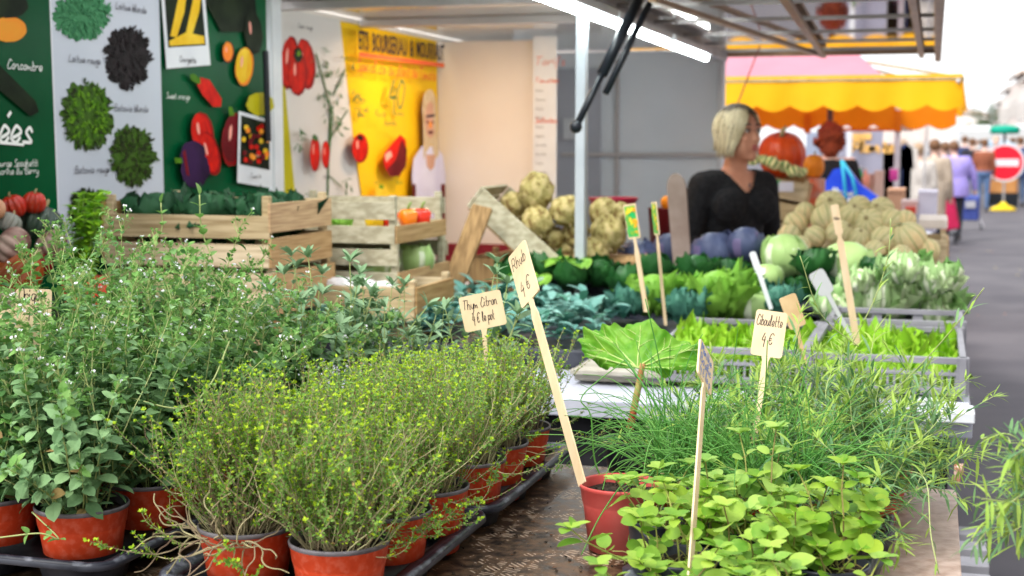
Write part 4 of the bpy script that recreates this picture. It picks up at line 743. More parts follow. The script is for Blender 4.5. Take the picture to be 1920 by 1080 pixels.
# pots ----------------------------------------------------------------
def pot_parts(t, c, zr, rt=.067, h=.1, mat=pot_m, rim=True):
    c = V((c[0], c[1], 0)); b = MB(); n = 40
    pr = [(rt * .76, zr - h), (rt * .9, zr - .034), (rt * .915, zr - .031), (rt * .915, zr - .029), (rt * .935, zr - .027), (rt * .975, zr - .007), (rt * 1.0, zr - .005), (rt * 1.012, zr - .001), (rt * .99, zr + .0015), (rt * .955, zr - .001), (rt * .94, zr - .02)]
    b.lathe(pr, c, n, mf=lambda i, j: 1 if i >= 6 and rim else 0, caps=False); b.f.append(tuple(len(b.v) - len(pr) * n + j for j in range(n - 1, -1, -1))); b.m.append(0)
    b.build('pot', [mat, pot_rim if rim else mat], t, True)
    b = MB(); rr = random.Random(int(c.x * 999)); 
    def fn(u, v): a = v * 2 * math.pi; r_ = rt * .95 * u; p = V((r_ * math.cos(a), r_ * math.sin(a), 0)); return c + p + V((0, 0, zr - .014 + .006 * noise.noise(p * 60 + V((c.x * 9, 0, 0)))))
    b.grid(fn, 7, 24)
    for i in range(40): a = rr.uniform(0, 6.28); q = rt * .85 * rr.random() ** .5; b.ball(c + V((q * math.cos(a), q * math.sin(a), zr - .011)), rr.uniform(.0012, .0035), 5, .3, 3)
    b.build('soil', soil, t)
def rdir(rr, el0, el1): a = rr.uniform(0, 6.283); e = rr.uniform(el0, el1); return V((math.cos(a) * math.cos(e), math.sin(a) * math.cos(e), math.sin(e)))
def thyme(seed, label, c, zr=.98, hmax=.2, group='potted lemon thyme', n=135, spd=1.15):
    t = thing('potted_thyme', label, 'potted plant', (c[0], c[1], zr - .1), group); pot_parts(t, c, zr); rr = random.Random(seed); st = MB(); lf = MB(); c = V((c[0], c[1], zr - .014))
    for i in range(n):
        a = rr.uniform(0, 6.283); q = .048 * rr.random() ** .6; p = c + V((q * math.cos(a), q * math.sin(a), 0)); low = rr.random() < .09
        d = V((math.cos(a), math.sin(a), 0)) * (rr.uniform(.05, spd) if not low else rr.uniform(1.2, 2.4)) + UP * (1 if not low else .35); d.normalize(); L = hmax * (.6 + .5 * rr.random() ** .8) * (1 if not low else .8); k = 11; pts = [p.copy()]; dirs = [d.copy()]
        w_ = V((rr.uniform(-1, 1), rr.uniform(-1, 1), 0)) * .22
        for s in range(k):
            d = (d + w_ * .35 + V((rr.gauss(0, .25), rr.gauss(0, .25), .13 if not low else .16 if s > 3 else -.1))).normalized(); p = p + d * (L / k); p.z = max(p.z, .885); pts.append(p.copy()); dirs.append(d.copy())
        r0 = rr.uniform(.0008, .0015); st.tube(pts, [r0, .0004], 3, cap=False)
        tips = [(pts, dirs, 2 if not low else 5)]
        for s in range(rr.randint(1, 3)):     # side shoots
            j = rr.randint(3, k - 2); q_ = pts[j].copy(); dd = (dirs[j] + rdir(rr, -.2, .9) * .8).normalized(); sp = [q_.copy()]; sdd = [dd.copy()]
            for m_ in range(4): dd = (dd + UP * .18 + rdir(rr, -1, 1) * .15).normalized(); q_ = q_ + dd * rr.uniform(.006, .012); sp.append(q_.copy()); sdd.append(dd.copy())
            st.tube(sp, [.0006, .0003], 3, cap=False); tips.append((sp, sdd, 0))
        for pt, dr, s0 in tips:
            for j in range(s0, len(pt) - 1):
                for m_ in range(2):
                    q_ = pt[j].lerp(pt[j + 1], (m_ + rr.random() * .5) / 2); sd_ = dr[j].orthogonal().normalized(); sd_ = Matrix.Rotation(rr.uniform(0, 6.28), 3, dr[j]) @ sd_
                    for sg in (-1, 1):
                        if rr.random() < .05: continue
                        lf.bleaf(q_, (sd_ * sg + dr[j] * rr.uniform(.2, .9)).normalized(), dr[j], rr.uniform(.0045, .0085), rr.uniform(.0026, .0045), mi=1 if rr.random() < .12 else 2 if rr.random() < .05 else 0)
            e_ = pt[-1]
            for m_ in range(rr.randint(4, 8)): lf.bleaf(e_, (dr[-1] * .7 + rdir(rr, -.3, .6)).normalized(), dr[-1], rr.uniform(.004, .0075), rr.uniform(.003, .005), mi=1 if rr.random() < .62 else 0)
    st.build('stems', th_stem, t); lf.build('foliage', [th_leaf, th_tip, dry_leaf], t); return t
P1 = thyme(1, 'front right thyme, its terracotta pot cut by the bottom of the photo', (-.742, 1.70), hmax=.205)
P2 = thyme(2, 'front left thyme with woody stems tangling over the pot rim', (-.895, 1.735), hmax=.23, n=150)
P3 = thyme(3, 'second thyme pot back along the tray edge', (-.742, 1.865), hmax=.21, spd=.85)
P4 = thyme(4, 'thyme of the inner row beneath the thyme price sign', (-.885, 2.215), hmax=.19, n=125, spd=.5)
rowlab = {2: 'third thyme pot along the tray edge, with soil showing at its right', 3: 'fourth thyme pot along the tray edge, first on the rear tray', 4: 'fifth thyme pot along the tray edge, just left of the tilted stake', 5: 'last thyme pot at the far end of the tray, behind the tilted stake'}
ys = {2: 2.015, 3: 2.215, 4: 2.35, 5: 2.5, 6: 2.64}
for i, pr_ in ((2, P3), (3, P4), (4, P4), (5, P4)): copy_tree(pr_, (-.735, ys[i], .88), .9 * i, rowlab[i], sc=(1, 1, 1) if i < 3 else (.99, .99, 1))
for i, (y_, pr_) in enumerate(((1.88, P3), (2.03, P1), (2.36, P4), (2.5, P4))): copy_tree(pr_, (-.885, y_, .88), 2 + 1.7 * i, ['thyme behind the front left pot in the inner row', 'third thyme of the inner row, in the middle of the green mass', 'thyme of the inner row just behind the thyme price sign', 'rearmost thyme of the inner row'][i], sc=(1, 1, [1, 1, .95, .9][i]))
def oregano(seed, label, c, zr=.98, h0=.24, h1=.4, group='potted oregano', n=44, bare=False):
    t = thing('potted_oregano', label, 'potted plant', (c[0], c[1], zr - .1), group); pot_parts(t, c, zr); rr = random.Random(seed); st = MB(); lf = MB(); fl = MB(); c = V((c[0], c[1], zr - .014))
    for i in range(n):
        a = rr.uniform(0, 6.283); q = .045 * rr.random() ** .6; p = c + V((q * math.cos(a), q * math.sin(a), 0)); short = rr.random() < .35
        d = (V((math.cos(a), math.sin(a), 0)) * rr.uniform(.05, .6 if not short else 1.1) + UP).normalized(); L = rr.uniform(h0, h1) if not short else rr.uniform(.07, .18); k = max(5, int(L / .017)); az = rr.uniform(0, 6.28); pts = [p.copy()]; w_ = V((rr.uniform(-1, 1), rr.uniform(-1, 1), 0)) * .06
        for s in range(k):
            f = s / k; d = (d + w_ + V((rr.gauss(0, .05), rr.gauss(0, .05), .02))).normalized(); p = p + d * (L / k); pts.append(p.copy()); az += math.pi / 2 + rr.uniform(-.3, .3)
            sd_ = Matrix.Rotation(az, 3, d) @ d.orthogonal().normalized(); S_ = (.033 * (1 - .6 * f) if f > .12 else .018) * rr.uniform(.75, 1.2)
            for sg in (-1, 1):
                if rr.random() < .1: continue
                dd = (sd_ * sg + d * rr.uniform(.1, .6)).normalized(); lf.leaf(p + dd * .003, dd, d, S_, S_ * rr.uniform(.62, .8), rr.uniform(.1, .5), rr.uniform(.1, .35), 3, mi=1 if f > .75 and rr.random() < .5 else 2 if f < .5 and rr.random() < .04 else 0, shape=2)
                if f > .25:
                    for e_ in range(rr.randint(3, 6)): d3 = (dd * .7 + d * .7 + rdir(rr, -1, 1) * .5).normalized(); s3 = S_ * rr.uniform(.3, .55); lf.bleaf(p + d3 * .006, d3, d, s3, s3 * .7, mi=1 if f > .6 else 0)
        st.tube(pts, [.0013, .0006], 4, cap=False)
        if not short:
            for e_ in range(rr.randint(4, 8)):
                d3 = (d + rdir(rr, -.2, .8) * .9).normalized(); q_ = pts[-1] - d * rr.uniform(0, .03); m_ = q_ + d3 * rr.uniform(.012, .03); st.tube([q_, m_], [.0007, .0004], 3, cap=False)
                for z_ in range(5): d4 = rdir(rr, -.3, 1.2); lf.bleaf(m_, d4, UP, .0055, .0042, mi=1)
                if rr.random() < .16:
                    for z_ in range(5): d4 = (d3 + rdir(rr, -.5, 1)).normalized(); fl.bleaf(m_ + d4 * .0025, d4, d3, .004, .0042)
    st.build('stems', or_stem, t); lf.build('foliage', [or_leaf, or_leaf2, dry_leaf], t); fl.build('flowers', flower, t); return t
O1 = oregano(11, 'front oregano with big low leaves over its terracotta pot, left foreground', (-1.175, 1.765), h0=.2, h1=.34)
O2 = oregano(12, 'second oregano from the front, its pot half visible to the right of the first', (-1.165, 1.93), h0=.24, h1=.36)
O3 = oregano(13, 'oregano at the left edge of the photo with its pot just in view', (-1.335, 1.78), h0=.22, h1=.34)
for i, (x, y, pr_, lab) in enumerate(((-1.33, 1.95, O2, 'oregano behind the one at the left edge, next to the handwritten tag'), (-1.165, 2.08, O1, 'third oregano from the front, behind the left thyme'), (-1.34, 2.1, O1, 'tall oregano with white flowers in the middle of the left mass'), (-1.2, 2.25, O3, 'oregano in front of the sage at the right of the mass'), (-1.33, 2.27, O2, 'tallest oregano, rising in front of the kale crate'), (-1.48, 2.1, O3, 'oregano at the far left behind the handwritten tag'), (-1.5, 2.3, O1, 'oregano at the left rear below the leafy mint'), (-1.34, 2.42, O3, 'rear oregano below the kale crate'), (-1.2, 2.42, O2, 'rear oregano next to the sage'), (-1.49, 1.93, O1, 'oregano cut off by the left edge of the photo'))):
    s_ = [1.0, 1.02, 1.15, .95, 1.18, 1.05, 1.2, 1.05, .92, .72, .95][i]; copy_tree(pr_, (x, y, .88), 1.3 * i + .5, lab, sc=(1, 1, s_))
# long trailing oregano stem over the tray at the lower left
def vine(name, label, pts, r, leafm, stm, L, W, n, seed, cat='plant', shape=2, bend=.3):
    rr = random.Random(seed); cv_ = cat_rom([V(p) for p in pts], 6); b = MB(); b.tube(cv_, r, 5, mi=1)
    for i in range(n):
        j = int((i + 1) / (n + 1) * (len(cv_) - 1)); d = (cv_[min(j + 1, len(cv_) - 1)] - cv_[max(0, j - 1)]).normalized(); sd_ = Matrix.Rotation(rr.uniform(0, 6.28), 3, d) @ d.orthogonal().normalized()
        for sg in (-1, 1): dd = (sd_ * sg + d * .6 + UP * .2).normalized(); b.leaf(cv_[j], dd, UP, L * rr.uniform(.6, 1.1), W * rr.uniform(.7, 1.1), bend, .25, 4, mi=0, shape=shape)
    b.leaf(cv_[-1], (cv_[-1] - cv_[-2]).normalized(), UP, L, W, bend, .25, 4, mi=0, shape=shape)
    tag(b.build(name, [leafm, stm], smooth=True), label, cat)
vine('trailing_stem', 'pale trailing oregano stem hanging over the black tray at the lower left', [Y(60, 960, 1.7), Y(110, 1010, 1.66), Y(75, 1000, 1.64), Y(0, 1008, 1.62)], .0011, or_leaf2, or_stem, .014, .011, 4, 4)
vine('fallen_stem', 'long bare oregano shoot lying across the leaves towards the thyme', [Y(430, 640, 2.0), Y(395, 720, 1.9), Y(340, 765, 1.85), Y(240, 745, 1.85)], .0013, or_leaf2, or_stem, .02, .014, 5, 5)
b = MB(); rr = random.Random(77)   # tangled bare woody stems over the front pots
for k in range(26):
    c = V((-.895, 1.70, .972)); a = rr.uniform(2.6, 5.6); pts = [c + V((.05 * math.cos(a), .03 * math.sin(a), 0))]
    d = V((math.cos(a), math.sin(a), .2))
    for j in range(9): d = (d + V((rr.gauss(0, .5), rr.gauss(0, .35), rr.gauss(-.04, .4)))).normalized(); p = pts[-1] + d * .012; p.z = max(p.z, .93); pts.append(p)
    b.tube(cat_rom(pts, 3), [.0013, .0007], 4, cap=False)
b.build('runners', th_stem, P2)
def sage(seed, label, c, zr=.98, h=.26, group='potted sage', n=16):
    t = thing('potted_sage', label, 'potted plant', (c[0], c[1], zr - .1), group); pot_parts(t, c, zr); rr = random.Random(seed); st = MB(); lf = MB(); c = V((c[0], c[1], zr - .014))
    for i in range(n):
        a = rr.uniform(0, 6.283); q = .04 * rr.random() ** .6; p = c + V((q * math.cos(a), q * math.sin(a), 0)); d = (V((math.cos(a), math.sin(a), 0)) * rr.uniform(.1, .6) + UP).normalized(); L = h * rr.uniform(.55, 1.05); k = 8; pts = [p.copy()]; az = rr.uniform(0, 6)
        for s in range(k):
            f = s / k; d = (d + V((rr.gauss(0, .06), rr.gauss(0, .06), .03))).normalized(); p = p + d * (L / k); pts.append(p.copy()); az += 1.57
            if f < .25: continue
            sd_ = Matrix.Rotation(az, 3, d) @ d.orthogonal().normalized(); S_ = .055 * rr.uniform(.6, 1.1) * (1 - .35 * f)
            for sg in (-1, 1): dd = (sd_ * sg + d * rr.uniform(.5, 1.3)).normalized(); lf.leaf(p, dd, d, S_, S_ * .3, rr.uniform(.2, .7), .4, 5, shape=1)
        for e_ in range(6): dd = (d * 1.3 + rdir(rr, -.2, .7)).normalized(); lf.leaf(pts[-1], dd, d, .032, .01, .3, .4, 4, shape=1)
        st.tube(pts, [.0018, .001], 5, cap=False)
    st.build('stems', or_stem, t); lf.build('foliage', sage_leaf, t, True); return t
S1 = sage(21, 'grey green sage directly right of the oregano, in front of the kale crate corner', (-1.13, 2.52), h=.31, n=22)
copy_tree(S1, (-1.02, 2.6, .88), 2.2, 'sage next to the open garlic crate', sc=.85); copy_tree(S1, (-1.0, 2.62, .88), 4.2, 'sage shoots just left of the thyme price sign', sc=.8); S2 = sage(22, 'sage whose tall shoot stands behind the thyme price sign', (-.86, 2.66), h=.29, n=10)
copy_tree(S2, (-1.23, 2.62, .88), 1, 'sage behind the oregano under the garlic crate', sc=1.02)
# leafy mint standing behind the oregano at the left
t = thing('leafy_mint', 'bright bushy mint in front of the pale poster strip, left of the kale crate', 'potted plant', Y(160, 520, 3.3)); b = MB(); rr = random.Random(8); b2 = MB(); base = Y(160, 520, 3.3)
for i in range(16):
    tip = Y(rr.uniform(132, 205), rr.uniform(360, 430), 3.3 + rr.uniform(-.06, .06)); q_ = base + V((rr.uniform(-.03, .03), rr.uniform(-.03, .03), 0)); b2.tube([q_, tip], [.002, .001], 4)
    for k in range(12):
        p = q_.lerp(tip, (k + 1) / 12); d = (tip - q_).normalized(); 
        for m_ in range(3): dd = (rdir(rr, -.2, .7)).normalized(); b.leaf(p, dd, UP, rr.uniform(.018, .034), rr.uniform(.014, .024), .3, .2, 3, mi=rr.choice([0, 0, 1]), shape=2)
b.build('foliage', [let_lt, let_mid], t, True); b2.build('stems', stem_g, t); b = MB(); b.lathe([(.05, -.12), (.065, 0), (.06, 0)], base, 24); b.build('pot', pot_m, t, True)
vine('tall_shoot', 'tall pale shoot rising over the kale crate, left one', [Y(250, 470, 2.5), Y(300, 440, 2.5), Y(302, 380, 2.5)], .0012, or_leaf2, or_stem, .02, .013, 5, 9); vine('tall_shoot', 'tall leafy shoot crossing the kale crate slats', [Y(400, 490, 2.5), Y(378, 430, 2.5), Y(374, 365, 2.5)], .0014, or_leaf2, or_stem, .024, .016, 6, 10)
# ============================================================ right hand group
def mint(seed, label, c, zr=.955, n=14, h=.13, group='pots of pale mint'):
    t = thing('potted_mint', label, 'potted plant', (c[0], c[1], zr - .08), group); pot_parts(t, c, zr, .055, .08, black_p, False); rr = random.Random(seed); st = MB(); lf = MB(); c = V((c[0], c[1], zr - .014))
    for i in range(n):
        a = rr.uniform(0, 6.283); q = .05 * rr.random() ** .5; p = c + V((q * math.cos(a), q * math.sin(a), 0)); low = rr.random() < .3; d = (V((math.cos(a), math.sin(a), 0)) * rr.uniform(.1, .9) + UP * (1 if not low else .3)).normalized(); L = h * rr.uniform(.45, 1.15); k = max(3, int(L / .028)); pts = [p.copy()]; az = rr.uniform(0, 6)
        for s in range(k):
            f = (s + 1) / k; d = (d + V((rr.gauss(0, .2), rr.gauss(0, .2), .06))).normalized(); p = p + d * (L / k); pts.append(p.copy()); az += 1.57; sd_ = Matrix.Rotation(az, 3, d) @ d.orthogonal().normalized(); sd_.z *= .4; sd_.normalize()
            S_ = (.017 + .014 * math.sin(f * 2.6)) * rr.uniform(.55, 1.2)
            for sg in (-1, 1): dd = (sd_ * sg + UP * rr.uniform(-.15, .75)).normalized(); st.tube([p, p + dd * .006], .0006, 3, cap=False); lf.leaf(p + dd * .005, dd, (UP + V((.2, -.9, 0)) * rr.uniform(0, 1) + rdir(rr, -.2, 1) * .85).normalized(), S_, S_ * rr.uniform(.72, .9), rr.uniform(-.1, .4), rr.uniform(.05, .3), 6, shape=2)
        for sg in range(4): dd = (Matrix.Rotation(sg * 1.57 + az, 3, 'Z') @ V((1, 0, .55))).normalized(); lf.leaf(pts[-1], dd, UP, rr.uniform(.014, .03), .018, .2, .25, 4, shape=2)
        st.tube(pts, [.0015, .0009], 5, cap=False)
    for i in range(40): q_ = c + V((rr.gauss(0, .028), rr.gauss(0, .028), 0)); d = rdir(rr, -.1, 1.2); st.tube([q_, q_ + d * .015, q_ + d * .03 + V((0, 0, -.004))], .0009, 3, cap=False)
    st.build('stems', mint_stem, t); lf.build('foliage', mint_leaf, t, True); return t
trE = pot_tray('black tray under the pale mint in the right foreground', -.385, -.07, 1.58, 2.1, 3, 4)
trF = pot_tray('black tray under the chives and tarragon at the right', -.4, -.05, 2.14, 2.66, 3, 4)
m1 = mint(31, 'pale mint with a tall upright sprig left of the blue lettered tag', (-.31, 1.83), h=.135, n=9); m2 = mint(32, 'pale mint in the middle of the right foreground, below the chive label', (-.215, 1.86), h=.1, n=10); m3 = mint(33, 'pale mint at the right end of the front tray', (-.12, 1.86), h=.12, n=11)
for i, (x, y, p_, lab) in enumerate(((-.33, 1.96, m2, 'pale mint leaning over the dusty red pot'), (-.3, 1.7, m2, 'pale mint cut by the bottom of the photo, left of the blue lettered stake'), (-.365, 2.02, m1, 'pale mint spilling right in front of the dusty red pot'), (-.205, 1.72, m1, 'pale mint cut by the bottom of the photo, in the centre of the group'), (-.12, 1.71, m2, 'pale mint in the bottom row at the right'), (-.24, 1.98, m3, 'rear pale mint in front of the chives, left'), (-.14, 1.99, m2, 'rear pale mint in front of the chives, right'))): copy_tree(p_, (x, y, .875), 1.1 * i + .4, lab, sc=(1, 1, [.95, .8, 1.0, .7, .8, 1.1, 1.05][i]))
# dusty red pot holding the tilted tag
tp = thing('red_pot', 'dusty red pot of dark soil left of the mint, holding the long tilted stake', 'pot', (-.455, 2.13, .872)); pot_parts(tp, (-.455, 2.13), .975, .064, .103, pot_r, False)
# chives
def chives(seed, label, c, n=150, zr=.96, group='chive pots', hh=.22):
    t = thing('potted_chives', label, 'potted plant', (c[0], c[1], zr - .08), group); pot_parts(t, c, zr, .055, .08, pot_m); rr = random.Random(seed); b = MB(); c = V((c[0], c[1], zr - .014))
    for i in range(n):
        a = rr.uniform(0, 6.283); q = .04 * rr.random() ** .5; p = c + V((q * math.cos(a), q * math.sin(a), 0)); d = (V((math.cos(a), math.sin(a), 0)) * rr.uniform(.05, .8) + UP).normalized(); L = hh * rr.uniform(.5, 1.2); pts = [p.copy()]; g_ = rr.uniform(.06, .34); w_ = rdir(rr, -.3, .3) * .07
        for s in range(9): d = (d + V((0, 0, -g_)) + w_).normalized(); p = p + d * (L / 9); p.z = max(p.z, .9); pts.append(p.copy())
        b.tube(pts, [.0013, .0006], 4, cap=False)
    b.build('blades', chive, t, True)
    b = MB()
    for i in range(50): q_ = c + V((rr.gauss(0, .03), rr.gauss(0, .03), .004)); d = rdir(rr, -.1, .7); b.tube([q_, q_ + d * .03, q_ + d * .05 + V((0, 0, -.01))], .0008, 3, cap=False)
    b.build('dry_blades', M('dry straw blades', (.4, .3, .14), (.6, .5, .28), .7, 30, island=True), t); return t
c1 = chives(41, 'chives arching over the dusty red pot, leftmost clump', (-.38, 2.24)); 
for i, (x, y, lab) in enumerate(((-.29, 2.22, 'chive clump around the foot of the chive label'), (-.4, 2.42, 'rear chive clump left of the chive label'), (-.21, 2.17, 'right chive clump between mint and tarragon'))): copy_tree(c1, (x, y, .88), 1.4 * i + 1, lab, sc=(1, 1, .9 + .08 * i))
b = MB()   # a few long bent blades seen against the white table
for pts in (((1180, 960, 2.2), (1120, 880, 2.2), (1108, 780, 2.2), (1092, 742, 2.2), (1172, 675, 2.25)), ((1172, 675, 2.25), (1215, 735, 2.2), (1280, 840, 2.2)), ((1420, 850, 2.3), (1434, 740, 2.25), (1439, 638, 2.22)), ((1250, 850, 2.3), (1240, 700, 2.3), (1210, 560, 2.3)), ((1480, 850, 2.3), (1500, 740, 2.3), (1520, 660, 2.3)), ((1190, 1040, 2.0), (1210, 950, 2.05), (1180, 900, 2.1), (1130, 960, 2.0), (1090, 1040, 1.95))): b.tube(cat_rom([Y(*p) for p in pts], 6), [.0017, .0009], 5)
tag(b.build('long_chive_blades', chive, smooth=True), 'few extra long chive blades bent against the white table edge', 'chives')
# tarragon
def tarragon(seed, label, c, n=36, zr=.96, h=.2, group='tarragon pots', lean=V((0, 0, 0))):
    t = thing('potted_tarragon', label, 'potted plant', (c[0], c[1], zr - .08), group); pot_parts(t, c, zr, .055, .08, pot_m); rr = random.Random(seed); st = MB(); lf = MB(); c = V((c[0], c[1], zr - .014))
    for i in range(n):
        a = rr.uniform(0, 6.283); q = .04 * rr.random() ** .5; p = c + V((q * math.cos(a), q * math.sin(a), 0)); d = (V((math.cos(a), math.sin(a), 0)) * rr.uniform(.1, 1.5) + UP + lean).normalized(); L = h * rr.uniform(.5, 1.2); k = 12; pts = [p.copy()]
        for s in range(k):
            f = s / k; d = (d + V((rr.gauss(0, .17), rr.gauss(0, .17), rr.gauss(-.04, .12)))).normalized(); p = p + d * (L / k); pts.append(p.copy())
            for m_ in range(rr.randint(2, 4)): dd = (d * .7 + rdir(rr, -.7, .9)).normalized(); S_ = rr.uniform(.022, .05); lf.leaf(p, dd, UP, S_, S_ * rr.uniform(.09, .14), rr.uniform(-.1, .5), .2, 3, mi=1 if f > .75 or rr.random() < .15 else 0, shape=1)
        for m_ in range(5): lf.leaf(p, (d + rdir(rr, -.3, .5) * .7).normalized(), UP, .025, .003, .1, .2, 3, mi=1, shape=1)
        st.tube(pts, [.0012, .0006], 4, cap=False)
    st.build('stems', or_stem, t); lf.build('foliage', [tar_leaf, tar_young], t); return t
g1 = tarragon(51, 'tarragon behind the mint, over the worn plywood edge', (-.09, 2.3)); g2 = tarragon(52, 'tall tarragon in front of the grey crate', (-.22, 2.6), h=.22)
for i, (x, y, p_, lab, s_) in enumerate(((-.08, 2.48, g2, 'tarragon at the table edge near the rusty hinge', .95), (-.07, 2.61, g1, 'tarragon at the rear right corner of the table', 1.05), (-.32, 2.62, g1, 'tarragon rising behind the chive label', 1.0), (-.2, 2.42, g1, 'tarragon in the middle between chives and grey crate', .95), (-.12, 2.16, g1, 'low tarragon just behind the mint at the right', .75), (-.25, 2.34, g2, 'low tarragon directly under the chive label', .7), (-.31, 2.48, g2, 'tarragon just right of the blue lettered tag', .75))): copy_tree(p_, (x, y, .88), 1.9 * i, lab, sc=(1, 1, s_))
def sprig(label, pts, seed, n=40, L=.045):
    rr = random.Random(seed); cv_ = cat_rom([V(p) for p in pts], 8); st = MB(); st.tube(cv_, .0009, 5, mi=0)
    for i in range(n):
        f = (i + 1) / (n + 1); j = int(f * (len(cv_) - 2)) + 1; d = (cv_[j] - cv_[j - 1]).normalized(); st.leaf(cv_[j], (d * .8 + rdir(rr, -1, 1)).normalized(), UP, L * rr.uniform(.5, 1.1), L * .11, rr.uniform(0, .5), .2, 4, mi=1 if rr.random() < .6 else 2, shape=1)
    tag(st.build('tarragon_sprig', [or_stem, tar_leaf, tar_young], smooth=True), label, 'sprig')
sprig('long tarragon sprig pointing right over the grey crate into the street', [Y(1650, 760, 2.4), Y(1730, 680, 2.35), Y(1800, 600, 2.3), Y(1845, 540, 2.25)], 1, 16, .04)
sprig('tarragon sprig standing up in front of the melons', [Y(1600, 640, 2.4), Y(1640, 560, 2.4), Y(1665, 480, 2.4), Y(1670, 410, 2.4)], 2, 22, .035)
sprig('thin tarragon sprig leaning before the pale pointed cabbage', [Y(1610, 650, 2.5), Y(1540, 590, 2.45), Y(1500, 480, 2.4)], 3, 18, .035)
sprig('tarragon sprig drooping over the worn plywood corner', [Y(1690, 880, 2.2), Y(1735, 900, 2.1), Y(1745, 1000, 2.0), Y(1760, 1075, 1.95)], 4, 16, .03)
t = thing('hanging_tarragon', 'tarragon branch hanging into view at the right edge of the photo, over the street', 'plant', Y(1950, 960, 1.75)); st = MB(); lf = MB(); rr = random.Random(6)
for i in range(15):
    e_ = Y(rr.uniform(1805, 1915), rr.uniform(820, 1040), rr.uniform(1.65, 1.85)); s0 = Y(1965, 930 + rr.uniform(-40, 60), 1.75); mid = s0.lerp(e_, .5) + V((0, 0, rr.uniform(-.01, .03))); cv_ = cat_rom([s0, mid, e_], 7); st.tube(cv_, .0009, 4)
    for j in range(2, len(cv_)):
        d = (cv_[j] - cv_[j - 1]).normalized()
        for m_ in range(2): lf.leaf(cv_[j], (d * .8 + rdir(rr, -1, .8)).normalized(), UP, rr.uniform(.018, .045), .0045, rr.uniform(0, .5), .2, 4, mi=rr.randint(0, 1), shape=1)
st.build('stems', or_stem, t); lf.build('foliage', [tar_leaf, tar_young], t, True)
q = Y(1975, 1000, 1.75); b = MB(); b.lathe([(.05, -.11), (.067, 0), (.064, .002), (.06, -.01)], (q.x + .06, q.y, q.z - .02), 28); b.build('pot', pot_m, t, True); b = MB(); b.box((q.x + .1, q.y, q.z - .14), (.26, .4, .02)); b.box((q.x + .19, q.y, (q.z - .15) / 2), (.03, .03, q.z - .15)); tag(b.build('side_shelf', wood_x), 'small shelf just outside the photo carrying the hanging tarragon', 'shelf')
# rhubarb
rt = thing('potted_rhubarb', 'young rhubarb with one huge wavy leaf on a red stalk, behind the chives', 'potted plant', (-.52, 2.7, .88)); pc = Y(1180, 800, 2.62); pot_parts(rt, (pc.x, pc.y), .94, .05, .065, black_p, False); lc = Y(1195, 690, 2.62)
b = MB(); b.tube(cat_rom([V((pc.x, pc.y, .955)), Y(1186, 780, 2.62), Y(1198, 720, 2.62), Y(1205, 682, 2.62)], 5), [.008, .0055], 8); b.build('stalk', rhub_stalk, rt, True)
b = MB(); W_, H_ = .118, .11; ri = V((1, -.12, -.02)).normalized(); bk = V((-.05, .55, .62)).normalized()
def lfp(u, v):   # u radial, v angle
    a = (v - .5) * 2 * 2.75; rad = (1 + .03 * math.cos(a * 5) + .025 * math.sin(a * 9 + 1) + .03 * math.sin(a * 17) + .22 * math.exp(-((a - 1.75) / .3) ** 2) + .1 * math.exp(-((a + 1.2) / .6) ** 2) - .1 * math.exp(-((a - .5) / .4) ** 2)) * (1 - .32 * max(0, abs(a) - 2.1)); x = math.copysign(abs(math.sin(a)) ** .75, a) * u * rad * W_; y = (math.cos(a) * .5 + .42) * u * rad * H_
    nz = u * u * (.006 * math.sin(a * 6 + .6) + .005 * math.sin(a * 11)) + u ** 3 * (.004 * math.sin(a * 13 + 2) + .004 * math.sin(a * 27 + u * 5)) + u * u * .03 * noise.noise(V((a * 1.7, u * 2, 3))) + .004 * math.sin(x * 260) * math.sin(y * 240) * u - .012 * (x / W_) ** 2 + .004 * noise.noise(V((x * 60, y * 60, 0)))
    return lc + ri * x + bk * y + ri.cross(bk) * nz
b.grid(lfp, 18, 140); b.build('leaf_blade', rhub_leaf, rt, True)
b = MB(); nn_ = ri.cross(bk)
for a in (-2.1, -1.35, -.75, 0, .75, 1.35, 2.1):
    vv = a / 5.5 + .5; pts = [lfp(u / 9, vv) + nn_ * .0008 for u in range(0, 9)]; b.tube(pts, [.0016, .0004], 5)
    for s_, da in ((4, .05), (6, -.04), (5, -.06), (7, .04)): b.tube([pts[s_], lfp((s_ + 1.6) / 9, vv + da * .6) + nn_ * .0006, lfp(min(.98, (s_ + 3) / 9), vv + da) + nn_ * .0004], [.0009, .0003], 4)
b.build('veins', rhub_vein, rt, True)
